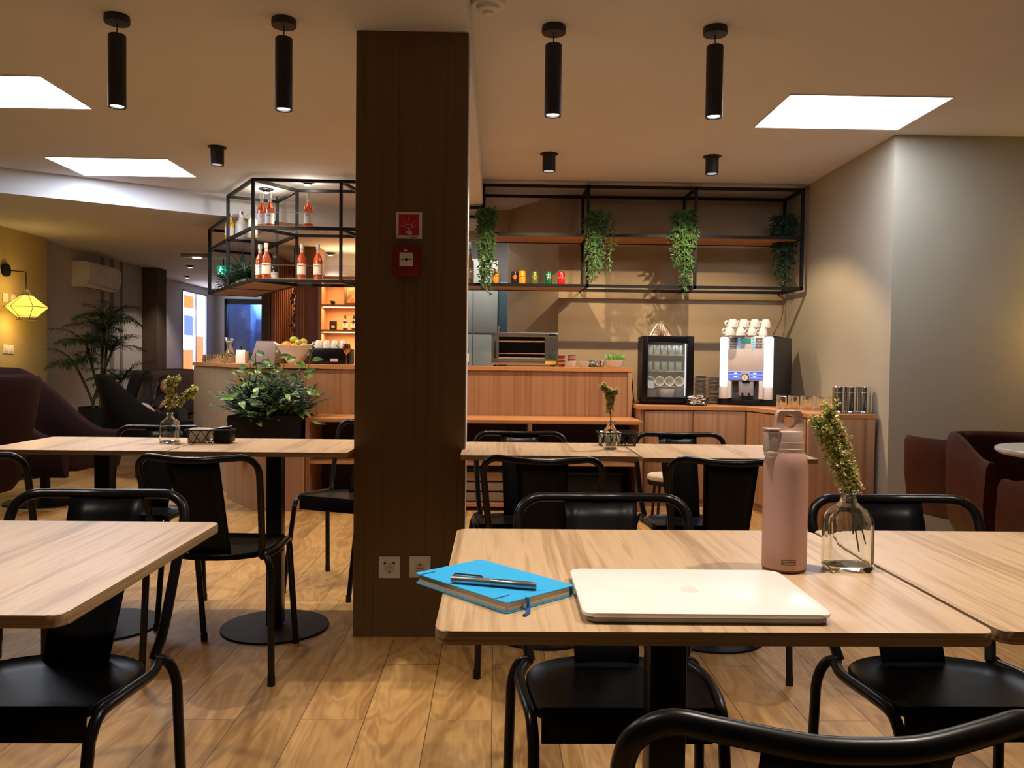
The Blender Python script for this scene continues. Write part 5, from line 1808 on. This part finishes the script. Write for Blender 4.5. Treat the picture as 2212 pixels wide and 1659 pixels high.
rings = [[(x, y * (1 + .5 * max(0, -z / .02)), .264 + dz + z) for x, z in src] for src, y in ((out, -.0075), (out, .0075), (inn, .0065), (inn, -.0065))]
mb.rings(rings, True, loop=True)
mb.build('handle_loop', LIDM, t, loc=(.0035, 0, .0), smooth=40)
mb = MB()
mb.box(-.0275, -.006, .232 + dz, .022, .030, .040, .005, seg=3)
mb.box(-.0280, -.010, .212 + dz, .021, .026, .012, .004, seg=3)
mb.build('spout_button', mat('flask_button', (.58, .46, .40), .4), t)
MB().box(-.0275, -.006, .2535 + dz, .023, .030, .003, .0012).build('button_cap', LIDM, t)
MB().tube([(-.0385, -.0215, .235), (-.0165, -.0215, .235)], .0009, 5).build('groove', mat('groove_dark', (.22, .14, .11), .6), t)
mb = MB()
pts = []
for i in range(9):
    a = R(-90 - 26 + i * 4.6)
    pts.append(a)
rings = [[((r + .0006) * math.cos(a), (r + .0006) * math.sin(a), z) for a in pts] for z in (.0155, .0235)]
mb.rings(rings, False)
mb.build('label', mat('flask_label', (.20, .12, .10), .5), t, recalc=False)
for z in (.0165, .0190, .0215):
    MB().tube([((r + .0009) * math.cos(a), (r + .0009) * math.sin(a), z + .0005) for a in pts[1:-1]], .0005, 4).build('print_line', LIDM, t)

# ------------------------------------------------------------------ signs and switches on the pillar
yp = 3.259
v = at(883.5, 487, Y=yp)
t = thing('fire_alarm_sign', 'red and white fire alarm sign on the pillar', 'sign', v)
MB().box(0, 0, 0, .102, .003, .104, .001).build('plate', WHITE, t)
MB().box(0, -.0022, .002, .080, .001, .082).build('red_field', mat('sign_red', (.50, .012, .02), .45), t)
SW = mat('sign_white', (.75, .66, .55), .5)
mb = MB(); yy = -.0035
for a, b_ in (((-.012, .004), (.012, .004)), ((-.012, -.010), (-.004, -.010)), ((.004, -.010), (.012, -.010)), ((-.012, .005), (-.012, -.011)), ((.012, .005), (.012, -.011))):
    mb.bar((a[0], yy, a[1]), (b_[0], yy, b_[1]), .0018, .001)
for an in (0, 45, 90, 135, 180):
    ca, sa = math.cos(R(an)), math.sin(R(an))
    o0, o1 = ((.017, .022), (.025, .031))
    z0 = -.003 + (.004 if an == 90 else 0)
    mb.bar((ca * .016, yy, z0 + sa * .015), (ca * .022, yy, z0 + sa * .020), .003, .001)
    mb.bar((ca * .024, yy, z0 + sa * .022), (ca * .032, yy, z0 + sa * .030), .002, .001)
mb.build('bell_rays', SW, t)
mb = MB()
mb.box(.000, yy, -.014, .0035, .001, .018); mb.box(.005, yy, -.024, .0035, .001, .012); mb.box(.0090, yy, -.025, .0035, .001, .010)
mb.box(.004, yy, -.031, .018, .001, .011, ry=0); mb.box(-.007, yy, -.026, .0045, .001, .011, ry=R(35))
mb.build('pointing_hand', SW, t)
MB().box(.02, -.0020, -.0475, .026, .0006, .004).build('print_line', mat('tiny_print', (.2, .2, .2), .6), t)
v = at(880, 565, Y=yp)
t = thing('fire_alarm_call_point', 'red manual fire alarm call point below the sign on the pillar', 'fire alarm', v)
MB().box(0, -.020, 0, .108, .040, .122, .010).build('housing', mat('alarm_red', (.20, .006, .008), .45), t)
MB().box(0, -.041, .004, .052, .003, .052, .002).build('plate', WHITE, t)
mb = MB()
mb.cyl((0, -.0425, .003), (0, -.0435, .003), .0055, seg=16)
mb.build('dot', BLACKM, t)
for s in (-1, 1):
    mb = MB(); mb.box(s * .015, -.043, .003, .008, .001, .0025)
    q = [(s * .0085, .003), (s * .0125, .0065), (s * .0125, -.0005)]
    mb.rings([[(x, y, z) for x, z in q] for y in (-.0425, -.0435)], True)
    mb.build('arrow', BLACKM, t)
mb = MB()
mb.box(-.003, -.0402, .038, .012, .001, .006); mb.build('emblem', WHITE, t)
for i, (px_, py_, lb) in enumerate([(841.5, 1225, 'white double wall socket low on the pillar, the left one'), (907.5, 1224, 'white wall socket low on the pillar, partly behind the blue notebook')]):
    v = at(px_, py_, Y=yp)
    t = thing('wall_socket', lb, 'socket', v, 0, 'wall sockets on the pillar')
    MB().box(0, -.003, 0, .084, .008, .086, .002).build('plate', WHITE, t)
    MB().cyl((0, -.0065, -.002), (0, -.0085, -.002), .021, seg=28).build('insert', mat('socket_face', (.66, .60, .5), .5), t)
    mb = MB()
    if i == 0:
        for x in (-.008, 0, .008): mb.cyl((x, -.0085, 0), (x, -.0088, 0), .0022, seg=8)
        mb.build('pin_holes', BLACKM, t)
        MB().cyl((0, -.0085, -.018), (0, -.0095, -.018), .003, seg=8).build('earth_pin', BLACKM, t)
        for s in (-1, 1):
            MB().box(s * .018, -.0075, .018, .010, .002, .006, 0, ry=R(s * 40)).build('slot', BLACKM, t)
    else:
        for x in (-.009, .0, .009): mb.cyl((x, -.0085, -.006), (x, -.0088, -.006), .0022, seg=8)
        mb.build('pin_holes', BLACKM, t)
        MB().cyl((0, -.0065, .009), (0, -.0088, .009), .003, seg=8).build('earth_pin', BLACKM, t)

# ------------------------------------------------------------------ lounge: sconce, air conditioner, switches
t = thing('wall_lamp', 'glowing yellow lantern wall lamp on the left wall', 'lamp', (-4.95, 8.42, 0))
MB().cyl((0, 0, 1.965), (.03, 0, 1.965), .065, seg=24).build('wall_plate', BLACKM, t)
MB().tube([(.03, 0, 1.965), (.20, 0, 1.95), (.215, 0, 1.94), (.215, 0, 1.72)], .005, 7).build('arm', BLACKM, t)
SH = mat('shade_silk', (.9, .65, .15), .7, emit=(1.0, .60, .08), estr=1.5)
k8 = 12
MB().lathe([(.05, .115), (.195, -.005), (.095, -.10)], c=(.22, 0, 1.60), seg=k8, cap=(False, False)).build('shade', SH, t, smooth=0)
MB().ball((.22, 0, 1.60), .075, (1, 1, 1.1), 3).build('bulb', mat('sconce_bulb', (1, 1, .8), .5, emit=(1, .85, .4), estr=12), t)
mb = MB()
for i in range(6):
    a = 2 * math.pi * (i + .25) / 6
    mb.tube([(.22 + rr * math.cos(a), rr * math.sin(a), 1.60 + z) for rr, z in ((.015, .17), (.053, .115), (.199, -.005), (.098, -.10), (.09, -.13))], .003, 5)
for rr, z in ((.199, -.005), (.098, -.10), (.09, -.13), (.053, .115)):
    mb.tube([(.22 + rr * math.cos(2 * math.pi * i / 24), rr * math.sin(2 * math.pi * i / 24), 1.60 + z) for i in range(24)], .003, 5, loop=True)
mb.build('wire_frame', BLACKM, t)
light('sconce_light', 'POINT', (.24, 0, 1.46), LIGHT['sconce'], (1, .62, .16), t, size=.06)
light('sconce_light', 'POINT', (.22, 0, 1.76), LIGHT['sconce'] * .6, (1, .62, .16), t, size=.04)
dup(t, (3.80, 5.34, -.05), R(-90), 'glowing yellow lantern wall lamp on the right wall, beyond the right edge')
t = thing('air_conditioner', 'white wall-mounted air conditioner above the tall palm', 'air conditioner', (-5.1, 10.45, 2.10))
prof = [(0, -.15), (.13, -.15), (.19, -.10), (.215, -.02), (.21, .11), (.18, .15), (0, .15)]
MB().rings([[(x, y, z) for x, z in prof] for y in (-.42, .42)], True).build('housing', WHITE, t, smooth=30)
MB().box(.172, 0, -.125, .075, .74, .006, .002, ry=R(40)).build('louvre', mat('louvre_white', (.9, .9, .95), .15, coat=1.0), t)
MB().box(.09, 0, -.152, .01, .6, .004).build('slot', BLACKM, t)
for i, (px_, py_, lb) in enumerate([(11, 643, 'white switch plate on the left wall beside the lantern, left one'), (29, 645, 'white switch plate on the left wall beside the lantern, right one'),
                                    (12, 754, 'white socket low under the lantern on the left wall, left one'), (23, 755, 'white socket low under the lantern on the left wall, right one')]):
    v = at(px_, py_, X=-4.948)
    t = thing('wall_switch', lb, 'switch', v, 0, 'switch plates on the left wall')
    MB().box(.003, 0, 0, .008, .09, .09, .002).build('plate', WHITE, t)
    MB().box(.009, 0, 0, .004, .04, .05, .001).build('rocker', WHITE, t)

# ------------------------------------------------------------------ person reclining in the armchair
def skin_body(name, verts, edges, m, parent, sub=2):
    me = bpy.data.meshes.new(name)
    me.from_pydata([v[0] for v in verts], edges, [])
    o = bpy.data.objects.new(name, me)
    C.objects.link(o)
    md = o.modifiers.new('skin', 'SKIN')
    for i, v in enumerate(verts):
        me.skin_vertices[0].data[i].radius = v[1] if isinstance(v[1], tuple) else (v[1], v[1])
    me.skin_vertices[0].data[0].use_root = True
    s = o.modifiers.new('sub', 'SUBSURF'); s.levels = sub; s.render_levels = sub
    me.materials.append(m)
    o.parent = parent
    return o


SKIN = mat('skin', (.42, .20, .12), .5, col2=(.39, .185, .11), scale=(20, 20, 20), sub=.05)
HAIR = mat('dark_hair', (.012, .008, .007), .45)
CLOTH = mat('black_clothes', (.012, .012, .014), .85)
t = thing('person', 'person with long dark hair in black clothes slouched in an armchair, holding a phone', 'person', (-3.52, 8.90, 0), R(205))
# local frame: +y is the way the seat faces
t.scale = (.9, .9, .9)
B = [((0, .08, .53), (.15, .11)), ((0, -.02, .60), (.13, .10)), ((0, -.12, .69), (.15, .10)), ((0, -.17, .77), (.055, .055)), ((0, -.17, .80), (.05, .05)),
     ((-.10, .02, .52), .085), ((-.13, .25, .56), .085), ((-.14, .44, .60), .062), ((-.14, .56, .36), .052), ((-.14, .62, .12), .040), ((-.14, .74, .06), .035),
     ((.10, .02, .52), .085), ((.14, .25, .55), .085), ((.15, .43, .60), .062), ((.12, .56, .36), .052), ((.10, .64, .13), .040), ((.10, .76, .07), .035),
     ((-.17, -.12, .72), .055), ((-.24, -.02, .58), .042), ((-.18, .08, .55), .036), ((-.09, .10, .62), .028),
     ((.17, -.12, .72), .055), ((.24, -.02, .58), .042), ((.18, .08, .55), .036), ((.08, .11, .62), .028)]
Eg = [(0, 1), (1, 2), (2, 3), (3, 4), (0, 5), (5, 6), (6, 7), (7, 8), (8, 9), (9, 10), (0, 11), (11, 12), (12, 13), (13, 14), (14, 15), (15, 16),
      (2, 17), (17, 18), (18, 19), (19, 20), (2, 21), (21, 22), (22, 23), (23, 24)]
skin_body('clothed_body', B, Eg, CLOTH, t)
mb = MB()
q = bmesh.ops.create_uvsphere(mb.bm, u_segments=24, v_segments=16, radius=1.0)
for v_ in mb.bm.verts:
    x, y, z = v_.co
    w_ = .072 * (1 - .18 * max(0, -z)); 
    v_.co = Vector((x * w_, y * .088 * (1 - .10 * max(0, -z)), z * .110))
    if y > .5:                                                    # face features
        if abs(x) < .22 and -.35 < z < .15: v_.co.y += .016 * (1 - abs(x) / .22) * (1 if z < -.05 else .6)
        if .02 < z < .3 and .2 < abs(x) < .6: v_.co.y -= .006
        if -.62 < z < -.45 and abs(x) < .4: v_.co.y += .005
HEAD = (0, .02, -.135)
mb.build('head', SKIN, t, loc=(0, -.145, .885), rot=(R(-22), 0, R(-12)), smooth=180)
mb = MB()
for s in (-1, 1):
    mb.ball((s * .072, -.165, 1.015), .02, (.35, .6, 1), 2)
mb.build('ears', SKIN, t, loc=HEAD)
mb = MB()
mb.ball((0, -.183, 1.052), .1, (.92, 1.0, 1.02), 3)
for i in range(22):                                               # long strands over both shoulders
    s = -1 if i % 2 else 1
    a = i / 22
    mb.tube(smooth_path([(s * .05, -.20 + .05 * a, 1.11), (s * (.088 + .01 * a), -.19 + .05 * a, 1.02), (s * (.11 + .02 * a), -.15 + .07 * a, .90), (s * (.10 + .05 * a), -.10 + .05 * a, .78)], 4), .017, 6)
mb.build('hair', HAIR, t, loc=HEAD)
mb = MB()
for s in (-1, 1):
    mb.ball((s * .025, -.082, 1.035), .010, (1.2, .5, .6), 2)
mb.build('eyes', mat('eye_dark', (.03, .02, .02), .3), t, loc=HEAD)
MB().box(0, -.078, .965, .034, .008, .008, .003).build('mouth', mat('lips', (.30, .09, .07), .5), t, loc=HEAD)
for s in (-1, 1):
    HO = Vector((0, -.04, -.075))
    V = [((s * .085, .145, .705), .020), ((s * .055, .165, .735), (.026, .016))]
    E2 = [(0, 1)]
    for f, (dx, L) in enumerate(((-.022, .055), (-.008, .064), (.007, .060), (.021, .050))):
        b0_ = len(V)
        V += [((s * (.045 + dx), .172, .76), .0085), ((s * (.030 + dx), .178, .76 + L * .5), .008), ((s * (.015 + dx), .165, .76 + L * .8), .007)]
        E2 += [(1, b0_), (b0_, b0_ + 1), (b0_ + 1, b0_ + 2)]
    b0_ = len(V)
    V += [((s * .035, .150, .745), .0095), ((s * .020, .145, .765), .008)]
    E2 += [(1, b0_), (b0_, b0_ + 1)]
    V = [(tuple(Vector(p_) + HO), r__) for p_, r__ in V]
    skin_body('hand', V, E2, SKIN, t, 1)
ph = thing('phone', 'dark phone held in the hands of the reclining person', 'phone', (Matrix.Translation(t.location) @ Matrix.Rotation(R(205), 4, 'Z')) @ (Vector((0, .118, .725)) * .9), R(205))
MB().box(0, 0, 0, .068, .008, .14, .003, rx=R(-15)).build('body', BLACK, ph)
MB().box(0, -.0046, .0015, .060, .001, .125, 0, rx=R(-15)).build('screen', mat('phone_screen', (.02, .02, .03), .1, emit=(.4, .45, .6), estr=.5), ph)
